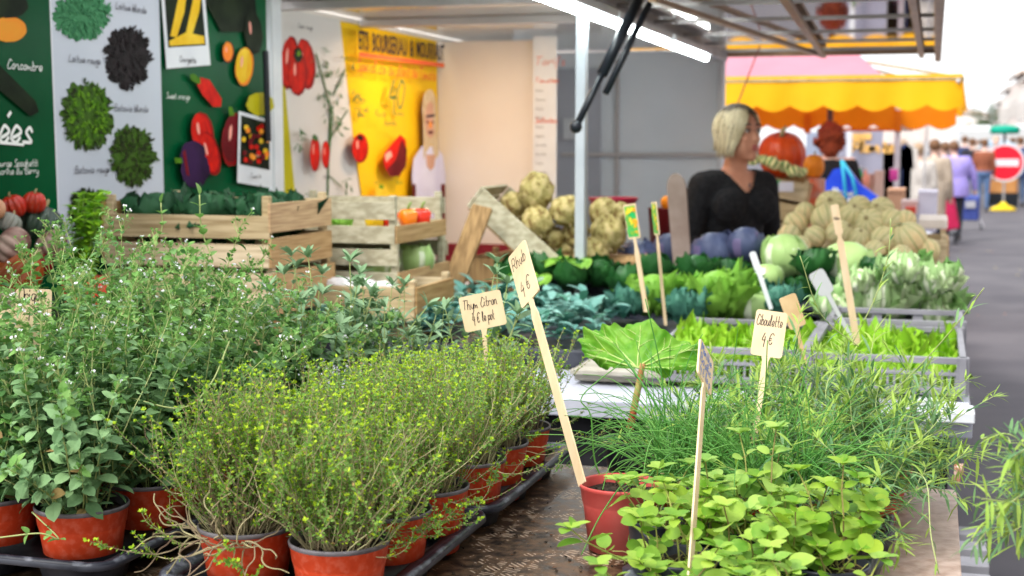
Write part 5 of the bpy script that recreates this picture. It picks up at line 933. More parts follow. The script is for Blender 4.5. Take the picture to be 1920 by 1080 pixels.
# ============================================================ price tags on stakes
def tagstake(name, label, pc, ppx, foot, w_, h_, ang=0, lines=(), stw=.009, mat=stake, paddle=None, back=None, roll=0, cat='price tag', inkm=None, roundr=.005, pic=None, neck=None):
    c = Y(*pc); f = Y(*foot); u = (c - f).normalized(); view = (CAM - c).normalized(); n = (view - u * view.dot(u)).normalized(); n = Matrix.Rotation(R(ang), 3, u) @ n; xd = u.cross(n).normalized()
    if roll: rm = Matrix.Rotation(R(roll), 3, n); bu, bx = rm @ u, rm @ xd
    else: bu, bx = u, xd
    t = thing(name, label, cat, f); th = .003; b = MB(); o = rrect(c, bx, bu, w_, h_, roundr); b.prism([p + n * th / 2 for p in o][::-1], -n * th); b.build('board', mat, t)
    b = MB(); e_ = c - u * h_ * .49; L = (e_ - f).length; k = neck or min(.05, L * .3)
    prof = [(0, stw * .32), (k * .5, stw * .28), (k, stw * .5), (L, stw * .5)] if paddle else [(0, stw * .75), (.008, stw * .5), (L, stw * .42)]
    vs = []; 
    for dd, hw in prof: p = e_ - u * dd; vs += [p - xd * hw + n * th * .45, p + xd * hw + n * th * .45, p + xd * hw - n * th * .45, p - xd * hw - n * th * .45]
    fs = [(0, 1, 2, 3), tuple(range(len(vs) - 1, len(vs) - 5, -1))]
    for i in range(len(prof) - 1):
        for j in range(4): fs.append((i * 4 + j, i * 4 + 4 + j, i * 4 + 4 + (j + 1) % 4, i * 4 + (j + 1) % 4))
    b.add(vs, fs); b.build('stake', mat, t)
    if lines or pic:
        b = MB()
        if pic:
            for i in range(30): rr_ = random.Random(i + len(label)); x, y = rr_.uniform(-.42, .42), rr_.uniform(-.42, .42); p = c + bx * x * w_ + bu * y * h_ + n * (th / 2 + .0006 + .00004 * i); s_ = w_ * .12; b.add([p - bx * s_ - bu * s_, p + bx * s_ - bu * s_ * .6, p + bx * s_ * .8 + bu * s_, p - bx * s_ * .7 + bu * s_ * .9], [(0, 1, 2, 3)], (1 if x * 1.0 + y < -.12 else 2 if rr_.random() < .7 else 3))
            o = rrect(c + n * (th / 2 + .0004), bx, bu, w_ * .86, h_ * .88, .002); b.add(o, [tuple(range(len(o)))], 1)
            b.build('picture', [ink, M('picture green', (.02, .45, .12), (.25, .5, .05), .4, 60), M('picture yellow', (.85, .7, .03), (.7, .6, .05), .4, 60), M('picture orange', (.8, .4, .03), rough=.4)], t)
        else:
            for (s_, dx, dy, hh, sl_, wd) in lines: write(b, s_, c + bx * (dx * w_) + bu * (dy * h_) + n * (th / 2 + .0005), bx, bu, hh * 1.05, wd * (.8 if inkm else .9), 0, sl_, fit=w_ * -2 * dx * .94)
            b.build('lettering', inkm or ink, t)
    return t
tagstake('price_tag', 'landscape wooden tag reading Thym Citron above the thyme', (905, 583, 2.46), None, (914, 712, 2.45), .078, .065, 0, (('Thym Citron', -.44, .12, .0165, .3, .0013), ('4 € le pot', -.28, -.28, .0165, .3, .0013)), .0085, roll=8)
tagstake('price_tag', 'portrait wooden tag reading Ciboulette 4 € above the chives', (1442, 626, 2.42), None, (1410, 850, 2.36), .053, .079, 0, (('Ciboulette', -.44, .17, .0175, .12, .0012), ('4 €', -.2, -.22, .0175, .15, .0014)), .0105)
tagstake('price_tag', 'narrow turned wooden tag with blue handwriting on a stake in the mint', (1322, 688, 2.04), None, (1293, 1090, 1.72), .052, .072, 66, (('Menthe', -.42, .2, .017, .1, .0018), ('Basilic', -.42, -.1, .017, .1, .0018), ('4 € le p', -.4, -.4, .016, .1, .0016)), .0125, paddle=1, inkm=ink_b, neck=.016)
tagstake('price_tag', 'long tilted wooden tag with black handwriting on a thick stake in the dusty red pot', (982, 514, 2.26), None, (1092, 908, 2.1), .062, .098, -56, (('Rhub', -.4, .18, .02, .2, .0015), ('4 €', -.3, -.3, .02, .2, .0015)), .021, paddle=1, neck=.03)
tagstake('price_tag', 'wooden tag reading Origan at the far left among the oregano', (63, 575, 2.0), None, (75, 720, 2.0), .056, .058, 0, (('Origan', -.42, .18, .02, .1, .0013), ('4 €', -.2, -.3, .016, .1, .0013)), .01, roll=-6)
tagstake('price_tag', 'blank wooden tag overlapping the handwritten one at the left edge', (12, 600, 1.98), None, (20, 720, 1.98), .06, .032, 0, (), .01, roll=8)
tagstake('price_tag', 'blank wooden tag half buried in the tall oregano', (322, 530, 2.3), None, (330, 680, 2.3), .066, .042, 0, (), .01, roll=6)
tagstake('price_tag', 'tan back of a tag behind the chive label', (1486, 584, 2.9), None, (1512, 690, 2.9), .038, .068, 25, (), .009, mat=stake_dk, roll=6)
tagstake('picture_tag', 'picture tag printed green and yellow on a tall stake in front of the celeriac', (1185, 415, 3.9), None, (1212, 585, 3.9), .052, .098, -50, (), .018, paddle=1, pic=1, neck=.04)
tagstake('picture_tag', 'second picture tag wrapped in plastic, turned almost edge on', (1229, 410, 4.0), None, (1248, 610, 4.0), .045, .095, -72, (), .022, paddle=1, pic=1, neck=.03)
tagstake('price_tag', 'tall wooden stake with a narrow written head in front of the melons', (1569, 412, 3.8), None, (1607, 645, 3.8), .022, .08, 30, (('Melon', -.4, .0, .008, .1, .001),), .02, paddle=1, neck=.02)
tagstake('metal_tag', 'white plastic stake leaning before the upright red cabbage', (1416, 490, 4.2), None, (1446, 580, 4.2), .02, .06, 10, (), .014, mat=white_m, roundr=.008)
tagstake('metal_tag', 'grey clear plastic tag with a white leg between cabbages and grey crate', (1540, 530, 3.9), None, (1600, 640, 3.9), .05, .07, 30, (), .014, mat=M('greyish clear plastic', (.45, .47, .48), rough=.2), roundr=.012)
# ============================================================ people
def remeshed(mb, name, mats, parent, vox, region=None, keep=None, loc=V(), rz=0, sm=4):
    me = bpy.data.meshes.new(name); me.from_pydata([tuple(v) for v in mb.v], [], mb.f); ob = bpy.data.objects.new(name, me); C.objects.link(ob)
    bm = bmesh.new(); bm.from_mesh(me); bmesh.ops.recalc_face_normals(bm, faces=bm.faces); bm.to_mesh(me); bm.free()
    md = ob.modifiers.new('r', 'REMESH'); md.mode = 'VOXEL'; md.voxel_size = vox; m2 = ob.modifiers.new('s', 'SMOOTH'); m2.iterations = sm; m2.factor = .5
    dg = bpy.context.evaluated_depsgraph_get(); nm = bpy.data.meshes.new_from_object(ob.evaluated_get(dg)); bpy.data.objects.remove(ob)
    nm.name = name
    if keep:
        bm = bmesh.new(); bm.from_mesh(nm); bmesh.ops.delete(bm, geom=[f for f in bm.faces if not keep(f.calc_center_median())], context='FACES'); bm.to_mesh(nm); bm.free()
    for m in mats: nm.materials.append(m)
    for p in nm.polygons:
        p.use_smooth = True
        if region: p.material_index = region(V(p.center))
    o = bpy.data.objects.new(name, nm); C.objects.link(o); o.parent = parent; return o
skin_m = M('warm skin', (.5, .22, .14), (.58, .28, .18), .5, 12); skin_p = M('light skin', (.7, .45, .35), (.74, .5, .4), .5, 12)
black_k = M('black knit', (.006, .006, .008), (.016, .016, .018), .9, 60, .3); lip = M('lips', (.45, .12, .11), rough=.4); eye_w = M('eye', (.75, .73, .7), rough=.2); eye_d = M('iris and lashes', (.03, .02, .02), rough=.3)
def joints(h, pose):
    j = dict(hip=(0, 0, .53), waist=(0, 0, .62), chest=(0, .0, .73), neck=(0, 0, .83), head=(0, .012, .925), shL=(-.105, 0, .805), shR=(.105, 0, .805), elL=(-.135, -.01, .63), elR=(.135, -.01, .63), haL=(-.14, .05, .49), haR=(.14, .05, .49), hpL=(-.05, 0, .52), hpR=(.05, 0, .52), knL=(-.055, .02, .28), knR=(.055, .01, .28), anL=(-.055, -.03, .045), anR=(.055, .0, .045))
    j.update(pose); return {k: V(v) * h for k, v in j.items()}
def body(mb, j, h, inf=0, parts='tahlf', girth=1.0):
    e = inf
    def tap(pts, rs, n=12): mb.tube(pts, [r * h + e for r in rs], n)
    if 't' in parts:
        a, w_, c, n_ = j['hip'], j['waist'], j['chest'], j['neck']; ring = []; k = 20
        lv = [(a + V((0, 0, -.045 * h)), .07, .06), (a, .1, .072), (w_, .082, .06), (w_.lerp(c, .6), .092, .068), (c, .1, .07), (c.lerp(n_, .55), .104, .06), (c.lerp(n_, .85), .072, .045), (n_ + V((0, 0, .0 * h)), .036, .034)]
        b0 = len(mb.v)
        for p, rx, ry in lv:
            for i in range(k): t = 2 * math.pi * i / k; mb.v.append(p + V(((rx * h * girth + e) * math.cos(t), (ry * h * girth + e) * math.sin(t), 0)))
        for i in range(len(lv) - 1):
            for q in range(k): mb.f.append((b0 + i * k + q, b0 + i * k + (q + 1) % k, b0 + (i + 1) * k + (q + 1) % k, b0 + (i + 1) * k + q)); mb.m.append(0)
        mb.f += [tuple(b0 + q for q in range(k - 1, -1, -1)), tuple(b0 + (len(lv) - 1) * k + q for q in range(k))]; mb.m += [0, 0]
        for s in 'LR': mb.tube([c.lerp(n_, .55), j['sh' + s]], [.05 * h + e, .036 * h + e], 12); mb.ball(j['sh' + s], .036 * h + e, 12)
    if 'a' in parts:
        for s in 'LR':
            tap([j['sh' + s], j['sh' + s].lerp(j['el' + s], .5), j['el' + s]], [.036, .031, .026]); mb.ball(j['el' + s], .0262 * h + e, 10); tap([j['el' + s], j['el' + s].lerp(j['ha' + s], .4), j['ha' + s]], [.0255, .024, .0165]); mb.ball(j['ha' + s], .017 * h + e, 10)
    if 'f' in parts:     # hands with five fingers
        for s, sg in (('L', -1), ('R', 1)):
            w0 = j['ha' + s]; d = (w0 - j['el' + s]).normalized(); sd = d.cross(V((0, 1, 0))).normalized() * sg; nn = d.cross(sd)
            mb.tube([w0, w0 + d * .03 * h, w0 + d * .055 * h], [.015 * h, .02 * h, .016 * h], 8)
            for q in range(4): o = sd * (q - 1.5) * .011 * h; p0 = w0 + d * .05 * h + o; L = [.04, .046, .043, .034][q] * h; mb.tube([p0, p0 + d * L * .5, p0 + d * L * .85 + nn * L * .35], [.0062 * h, .0056 * h, .0045 * h], 6)
            p0 = w0 + d * .02 * h - sd * .014 * h; mb.tube([p0, p0 - sd * .014 * h + d * .014 * h, p0 - sd * .014 * h + d * .034 * h], [.0075 * h, .0068 * h, .005 * h], 6)
    if 'l' in parts:
        for s in 'LR': tap([j['hp' + s], j['hp' + s].lerp(j['kn' + s], .5), j['kn' + s]], [.053, .045, .032]); mb.ball(j['kn' + s], .0325 * h + e, 10); tap([j['kn' + s], j['kn' + s].lerp(j['an' + s], .35), j['an' + s]], [.031, .032, .019]); mb.ball(j['hp' + s], .054 * h + e, 10)
    if 'h' in parts:
        hd = j['head']; rm = Matrix.Rotation(j.get('turn', 0), 3, 'Z'); q = h * .0068
        def at(x, y, z): return hd + rm @ V((x * q, y * q, z * q))
        mb.tube([j['neck'] - V((0, 0, .02 * h)), hd + V((0, 0, -.03 * h))], [.034 * h, .03 * h], 12)
        mb.ball(at(0, -1, 2), (7.0 * q, 8.8 * q, 8.4 * q), 20, rot=rm); mb.ball(at(0, 3, -4.2), (5.3 * q, 5.6 * q, 6.2 * q), 16, rot=rm); mb.ball(at(0, 6.2, -8.6), (2.6 * q, 2.2 * q, 2.0 * q), 10)
        mb.ball(at(0, 8.5, -1.6), (1.25 * q, 1.9 * q, 1.4 * q), 10, rot=rm); mb.tube([at(0, 7.2, 2), at(0, 8.9, -1.2)], [.8 * q, 1.1 * q], 8)
        for s in (-1, 1): mb.ball(at(2.9 * s, 5.9, -1.8), (2.3 * q, 2.2 * q, 2.0 * q), 10); mb.ball(at(2.7 * s, 6.6, 3.0), (2.5 * q, 1.2 * q, .8 * q), 10, rot=rm); mb.ball(at(7.1 * s, -.8, -.4), (1 * q, 1.7 * q, 2.8 * q), 10, rot=rm)
        mb.ball(at(0, 7.6, -4.5), (2.3 * q, 1.2 * q, .65 * q), 10, rot=rm); mb.ball(at(0, 7.4, -5.8), (2.1 * q, 1.2 * q, .75 * q), 10, rot=rm)
def face_bits(j, h, t, loc):
    hd = j['head']; rm = Matrix.Rotation(j.get('turn', 0), 3, 'Z'); q = h * .0068; b = MB(); b2 = MB()
    for s in (-1, 1):
        p = hd + rm @ V((2.9 * s * q, 6.9 * q, 1.2 * q)); b.ball(p, (1.1 * q, .7 * q, .5 * q), 10, rot=rm); b2.ball(p + rm @ V((0, .6 * q, 0)), (.62 * q, .4 * q, .62 * q), 8, rot=rm); b2.tube([p + rm @ V((-1.5 * q, .4 * q, .5 * q)), p + rm @ V((0, .95 * q, 1.0 * q)), p + rm @ V((1.5 * q, .4 * q, .5 * q))], .22 * q, 5)
        b2.tube([p + rm @ V((-1.8 * q, .3 * q, 2.2 * q)), p + rm @ V((0, .9 * q, 2.8 * q)), p + rm @ V((1.8 * q, .2 * q, 2.3 * q))], .3 * q, 5)
    b.build('eyes', eye_w, t, True); b2.build('lashes', eye_d, t, True); b = MB()
    for z_, r_ in ((-4.5, .55), (-5.6, .65)): b.ball(hd + rm @ V((0, 8.35 * q, z_ * q)), (1.9 * q, .75 * q, r_ * q), 12, rot=rm)
    b.build('lips', lip, t, True)
def person(label, loc, h, rz, mats, pose={}, coat=None, hair=None, girth=1.0, turn=0, name='person', group=None, hairlen=0, skirt=0, vox=.013, hairr=1.0):
    """mats: top, trousers, shoes, skin; coat=(material, bottom z fraction)"""
    t = bpy.data.objects.new(name, None); C.objects.link(t); t.location = loc; t.rotation_euler = (0, 0, R(rz)); OFF[t.name] = V(); tag(t, label, 'person', group); j = joints(h, pose); j['turn'] = R(turn)
    b = MB(); body(b, j, h, 0, 'tahlf', girth)
    for s in 'LR': a = j['an' + s]; b.ball(a + V((0, .035 * h, -.02 * h)), (.028 * h, .075 * h, .024 * h), 12)
    wz = .56 * h; nz = .828 * h; hand = [j['haL'], j['haR']]
    def reg(p):
        if p.z > nz: return 3
        if min((p - q_).length for q_ in hand) < .015 * h or any((p - (q_ + (q_ - j['el' + s]).normalized() * .05 * h)).length < .055 * h for q_, s in zip(hand, 'LR')): return 3
        if p.z < .055 * h: return 2
        armd = abs(p.x) > .105 * h * girth
        return 1 if p.z < wz and not armd else 0
    remeshed(b, 'body', mats, t, vox, reg)
    if coat:
        cm, cz = coat[:2]; b = MB(); body(b, j, h, .018, 'ta', girth); hp = j['hip']; k = 18; b.lathe([(.098 * h * girth + .02, cz * h), (.1 * h * girth + .02, .55 * h), (.085 * h * girth + .02, .62 * h)], (0, 0, 0), k, sx=1, sy=.78)
        remeshed(b, coat[2] if len(coat) > 2 else 'coat', [cm], t, vox + .002, keep=lambda p: p.z < .845 * h and p.z > cz * h)
    if hair:
        hm, st = hair; hd = j['head']; q = h * .0068; b = MB(); rm = Matrix.Rotation(j['turn'], 3, 'Z'); b.ball(hd + rm @ V((0, -2.2 * q, 3.2 * q)), (7.8 * q * hairr, 8.6 * q * hairr, 8.2 * q * hairr), 22, .1 if st != 'curly' else .3, 3 if st != 'curly' else 6, rot=rm)
        if hairlen: b.ball(hd + rm @ V((0, -4.6 * q, (-1 - hairlen) * q)), (6.2 * q * hairr, 5 * q * hairr, (6 + hairlen) * q), 18, .15, 4, rot=rm)
        if st == 'curly':
            c0 = hd + V((0, -1.5 * q, .5 * q))
            for k_ in range(230):
                d = rdir(rnd, -1.5, 1.5); m_ = rnd.uniform(.7, 1.05); c_ = c0 + V((d.x * 10.5 * q, d.y * 9 * q, d.z * 10 * q)) * m_
                if d.y > .55 and d.z < .3: continue
                b.ball(c_, rnd.uniform(1.2, 2.3) * q, 8, .3, 4, seed=k_)
        b.build('hair', hm, t, True)
    return t, j
# the stallholder
HW = 1.68; wt = Y(1385, 250, 6.4); WL = V((wt.x - .02, 6.4, 0.0))
pose = dict(head=(.02, .012, .945), neck=(0, 0, .84), elL=(-.15, -.04, .635), haL=(-.11, .1, .53), elR=(.14, -.01, .635), haR=(.1, .13, .53), shL=(-.094, 0, .78), shR=(.094, .0, .78))
WT = bpy.data.objects.new('person', None); C.objects.link(WT); WT.location = WL; WT.rotation_euler = (0, 0, R(222)); OFF['person'] = V(); tag(WT, 'woman with a blond bob and black V-neck sweater behind the red cabbages, looking right', 'person')
pose['head'] = (.0, .022, .918); pose['neck'] = (0, 0, .825); j = joints(HW, pose); j['turn'] = R(14); b = MB(); body(b, j, HW, 0, 'tahlf', .92)
for s in (-1, 1): b.ball(j['chest'] + V((.05 * HW * s, .055 * HW, .0)), (.042 * HW, .03 * HW, .042 * HW), 14)
jeans = M('dark jeans', (.03, .04, .07), (.06, .08, .14), .8, 30); shoe = M('dark shoe', (.03, .025, .025), rough=.6); OFF['body'] = V()
remeshed(b, 'body', [skin_m, jeans, shoe], WT, .0085, lambda p: 0 if p.z > .56 * HW or abs(p.x) > .12 * HW else 1 if p.z > .06 * HW else 2, sm=3)
face_bits(j, HW, WT, WL)
b = MB(); body(b, j, HW, .012, 'ta', .92)
for s in (-1, 1): b.ball(j['chest'] + V((.05 * HW * s, .055 * HW, .0)), (.05 * HW, .037 * HW, .05 * HW), 14)
def keepv(p):
    if p.z > .848 * HW: return False
    if p.z < .5 * HW: return False
    vx = abs(p.x); vz = p.z / HW
    if p.y > -.0 and vz > .765 and vx < .012 + (vz - .765) * 1.25: return False
    if vz > .825 and vx < .068 * HW: return False
    return True
remeshed(b, 'sweater', [black_k], WT, .0085, keep=keepv, sm=3)
b = MB(); b.box(j['chest'] + V((.0, .075 * HW, .055 * HW)), (.012, .002, .02)); b.build('tattoo', M('ink on skin', (.2, .12, .12), rough=.6), WT)
# blond bob: strands falling from the crown
hd = j['head']; q = HW * .0068; rm = Matrix.Rotation(j['turn'], 3, 'Z'); b = MB(); rr = random.Random(12); hc = V((0, -1.2 * q, 2.2 * q))
def hp_(az, el, k): return hd + rm @ (hc + V((math.sin(az) * math.cos(el) * 7.9 * q * k, math.cos(az) * math.cos(el) * 9.4 * q * k, math.sin(el) * 9.2 * q * k)))
for i in range(1700):
    az = rr.uniform(-math.pi, math.pi); front = abs(az) < 1.05; st_el = rr.uniform(1.2, 1.5); k = rr.uniform(.94, 1.02); clump = .07 * math.sin(az * 23 + 2 * math.sin(az * 9)); tgt = None
    if front: tgt = rr.uniform(1.05, 1.5) if az > -.35 else rr.uniform(-1.5, -1.1); end = rr.uniform(-1.3, -.3)
    else: end = rr.uniform(-1.4, -.8) if abs(az) < 1.9 else rr.uniform(-1.0, -.55)
    pts = []
    for s in range(10):
        f = s / 9; el = st_el + (end + clump - st_el) * f; a2 = az + (tgt - az) * f ** .75 if front else az + .05 * f + .06 * math.sin(f * 5 + i * .7)
        kk = k * (1 + .05 * math.sin(f * 3) + .5 * abs(clump) * f)
        if el > -.35: p = hp_(a2, el, kk)
        else: p = hp_(a2, -.35, kk) + V((0, 0, (el + .35) * 8.0 * q)) - (rm @ V((math.sin(a2) * .6, math.cos(a2) * .4, 0))) * q * (-.35 - el) * (.8 if i % 3 else -1.6)
        pts.append(p)
    b.tube(pts, [.0016, .0021, .0023, .0023, .0023, .0022, .0021, .0018, .0014, .0008], 4, mi=1 if (az < -1.9 and rr.random() < .8) or (abs(az) > 2.5 and rr.random() < .5) or rr.random() < .1 else 0)
for i in range(420):
    az = rr.uniform(-math.pi, math.pi); e1 = rr.uniform(.55, 1.05) if abs(az) < 1.2 else rr.uniform(.1, .9); b.tube([hp_(az + .3 * t, 1.5 - (1.5 - e1) * t, 1.06 + .01 * math.sin(i)) for t in (0, .25, .5, .75, 1)], [.0018, .0022, .0022, .0018, .0008], 4, mi=1)
b.build('hair', [M('blond hair strands', (.38, .3, .15), (.84, .78, .56), .45, 20, island=True), M('dark root strands', (.05, .035, .025), (.12, .09, .06), .5, 20, island=True)], WT, True)
b = MB(); b.ball(hd + rm @ (hc + V((0, -1.0 * q, .2 * q))), (7.3 * q, 8.2 * q, 8.4 * q), 20, rot=rm); b.build('under_hair', M('dark under hair', (.09, .065, .04), rough=.7), WT, True)
b = MB(); c_ = hd + rm @ V((-1.5 * q, -10.6 * q, 1 * q)); b.ball(c_, (2.6 * q, 2 * q, 4 * q), 12, .2, 3); b.build('hair_clip', black_m, WT, True)
# red-haired woman further back
denim = M('blue denim', (.07, .13, .26), (.12, .2, .36), .8, 40); cream = M('cream coat cloth', (.5, .46, .42), (.58, .54, .5), .8, 12); beige = M('beige coat cloth', (.36, .29, .22), (.42, .35, .28), .8, 12); purple = M('lilac jacket cloth', (.3, .25, .62), (.36, .3, .7), .8, 12); dark = M('dark cloth', (.015, .016, .025), (.04, .04, .05), .85, 20); brownc = M('rust brown cloth', (.22, .07, .035), (.28, .09, .05), .85, 20); navy = M('navy cloth', (.03, .05, .14), (.05, .07, .18), .85, 20); greyc = M('grey cloth', (.3, .3, .34), (.4, .4, .44), .85, 20)
hr_red = M('copper red curls', (.3, .05, .012), (.14, .02, .008), .7, 60, 1.0, bscale=90); hr_br = M('brown hair', (.12, .06, .03), (.2, .1, .05), .6, 30); hr_gr = M('light brown hair', (.3, .2, .12), (.4, .28, .18), .6, 30)
p = Y(1556, 262, 11.5); person('woman with copper red curly hair and black top, from behind, under the yellow awning', (p.x, 11.5, .02), 1.64, 20, [black_k, denim, shoe, skin_p], dict(elR=(.16, .0, .64), haR=(.16, .08, .52)), hair=(hr_red, 'curly'), hairlen=3.2, vox=.014, hairr=1.1, girth=1.1)
PP = [('woman in a cream jacket and jeans seen from behind at the next stall', 1722, 19.5, 1.5, 10, [cream, denim, shoe, skin_p], (cream, .46), (hr_gr, 'x'), 1.1, dict(elL=(-.16, .04, .66), haL=(-.16, .14, .6))),
      ('person in a beige coat beside the woman in the cream jacket', 1752, 20.5, 1.55, -10, [beige, dark, shoe, skin_p], (beige, .3), (hr_br, 'x'), 1.0, {}),
      ('woman in a lilac jacket and black trousers walking away with a crimson shopping trolley', 1792, 22.9, 1.54, 5, [purple, dark, shoe, skin_p], (purple, .44), (hr_br, 'x'), 1.3, dict(elL=(-.17, -.0, .66), haL=(-.17, -.05, .52), elR=(.18, .02, .66), haR=(.2, .06, .52), anL=(-.055, .09, .045), knL=(-.055, .07, .28), head=(-.02, .03, .92))),
      ('person in a rust brown top and jeans left of the no entry sign', 1845, 33, 1.6, 0, [brownc, denim, shoe, skin_p], None, (hr_br, 'x'), 1.15, {}), ('person in dark jacket and jeans left of the rust brown top', 1822, 35, 1.62, 15, [dark, denim, shoe, skin_p], (dark, .44, 'jacket'), (hr_br, 'x'), 1.0, {}),
      ('person in navy at the right edge of the photo behind the no entry sign', 1912, 36, 1.66, -20, [navy, denim, shoe, skin_p], (navy, .42, 'jacket'), (hr_br, 'x'), 1.1, {}), ('person in grey behind the no entry sign', 1866, 38, 1.68, 180, [greyc, denim, shoe, skin_p], None, (hr_gr, 'x'), 1.0, {}),
      ('person in dark clothes between the lilac jacket and the crowd', 1808, 40, 1.7, 0, [navy, dark, shoe, skin_p], None, (hr_br, 'x'), 1.0, {}), ('person in dark clothes standing behind the beige coat', 1771, 24, 1.52, 30, [dark, navy, shoe, skin_p], (dark, .4, 'jacket'), (hr_br, 'x'), 1.0, {}),
      ('person in a white shirt far down the street', 1830, 52, 1.7, 160, [cream, navy, shoe, skin_p], None, (hr_br, 'x'), 1.0, {}), ('person in red beside the far awnings', 1898, 50, 1.7, 10, [M('red cloth', (.5, .04, .05), rough=.8), dark, shoe, skin_p], None, (hr_br, 'x'), 1.0, {}), ('person in a pale blue shirt at the clothes rail', 1690, 21, 1.55, 60, [M('pale blue cloth', (.3, .4, .6), rough=.8), beige, shoe, skin_p], None, (hr_gr, 'x'), 1.0, {})]
for lab, px, yy, h, rz, mts, coat, hair, gi, po_ in PP: p = Y(px, 300, yy); person(lab, (p.x, yy, .015), h, rz, mts, po_, coat, hair, gi, vox=.018, group=None)
# ============================================================ things in the street
c = Z(1772, 440, .03); c.y = 22.2; c = Y(1772, 300, 22.2); c.z = .02; t = thing('shopping_trolley', 'crimson wheeled shopping trolley pulled by the woman in lilac', 'trolley', c)
crim = M('crimson trolley cloth', (.4, .01, .06), (.48, .015, .08), .7, 10); b = MB(); b.box(c + V((0, 0, .5)), (.36, .28, .62), Matrix.Rotation(R(-12), 3, 'Y')); b.build('bag', crim, t)
b = MB(); b.tube([c + V((.0, .16, .1)), c + V((-.1, .17, .6)), c + V((-.16, .18, 1.0)), c + V((-.05, .18, 1.02))], .012, 6); b.box(c + V((.06, 0, .15)), (.34, .26, .03)); b.build('frame', black_m, t)
for s in (-1, 1): b = MB(); b.lathe([(0, -.02), (.09, -.02), (.09, .02), (0, .02)], c + V((.08 + .1 * s, -.03, .09)), 18, rot=Matrix.Rotation(R(90), 3, 'Y')); b.build('wheel', black_m, t, True)
c = Y(1822, 300, 26); c.z = .02; t = thing('shopping_caddy', 'small blue wheeled caddy standing alone in the street', 'trolley', c); b = MB(); b.box(c + V((0, 0, .38)), (.3, .25, .42), Matrix.Rotation(R(8), 3, 'X')); b.build('bag', M('blue caddy cloth', (.04, .06, .25), (.06, .09, .32), .7, 10), t); b = MB(); b.box(c + V((0, -.15, .44)), (.17, .02, .12)); b.build('pocket', greyc, t)
b = MB(); b.tube([c + V((-.17, .1, .05)), c + V((-.13, .12, .4)), c + V((-.1, .14, .85)), c + V((.1, .14, .85)), c + V((.13, .12, .4)), c + V((.22, -.12, .05))], .011, 6); b.tube([c + V((-.2, -.1, .05)), c + V((-.12, .0, .2))], .011, 6); b.build('frame', M('grey tube', (.3, .3, .33), rough=.4), t)
for s in (-1, 1): b = MB(); b.lathe([(0, -.015), (.06, -.015), (.06, .015), (0, .015)], c + V((.19 * s, 0, .06)), 14, rot=Matrix.Rotation(R(90), 3, 'Y')); b.build('wheel', black_m, t, True)
# no entry sign
c = Y(1884, 305, 34); t = thing('no_entry_sign', 'round red no entry sign with a white bar on a yellow foot in the street', 'sign', (c.x, 34, 0)); sred = M('sign red', (.75, .01, .03), rough=.4); rX = Matrix.Rotation(R(90), 3, 'X')
b = MB(); b.lathe([(.0, -.01), (.43, -.01), (.43, .01), (0, .01)], c, 48, rot=rX); b.build('border', white_m, t); b = MB(); b.lathe([(0, .012), (.385, .012), (.385, .014), (0, .014)], c, 48, rot=rX); b.build('disc', sred, t)
b = MB(); b.box(c + V((0, -.018, 0)), (.6, .006, .16)); b.build('bar', white_m, t); b = MB(); b.tube([(c.x, 34.03, .05), (c.x, 34.03, c.z)], .025, 8); b.build('post', M('grey post', (.35, .35, .36), rough=.4), t)
b = MB(); b.lathe([(.3, 0.004), (.26, .06), (.08, .14), (.04, .2), (0, .2)], (c.x, 34.03, 0), 24); b.build('foot', M('yellow plastic foot', (.85, .6, .01), rough=.5), t, True)
# orange-brown folding chair / trunk behind sign
c = Y(1880, 345, 36); t = thing('wooden_handcart', 'orange brown wooden box on a dark handcart behind the no entry sign', 'cart', (c.x, 36, 0)); b = MB(); b.box((c.x, 36, c.z), (.66, .5, .52)); b.build('box', M('orange brown board', (.5, .22, .07), (.56, .27, .09), .6, 5), t); b = MB(); b.box((c.x, 36, .27), (.75, .55, .06)); b.box((c.x, 35.75, .2), (.7, .04, .3)); b.build('frame', black_m, t)
for s in (-1, 1): b = MB(); b.lathe([(0, -.03), (.14, -.03), (.14, .03), (0, .03)], (c.x + .3 * s, 36, .14), 16, rot=Matrix.Rotation(R(90), 3, 'Y')); b.build('wheel', black_m, t, True)
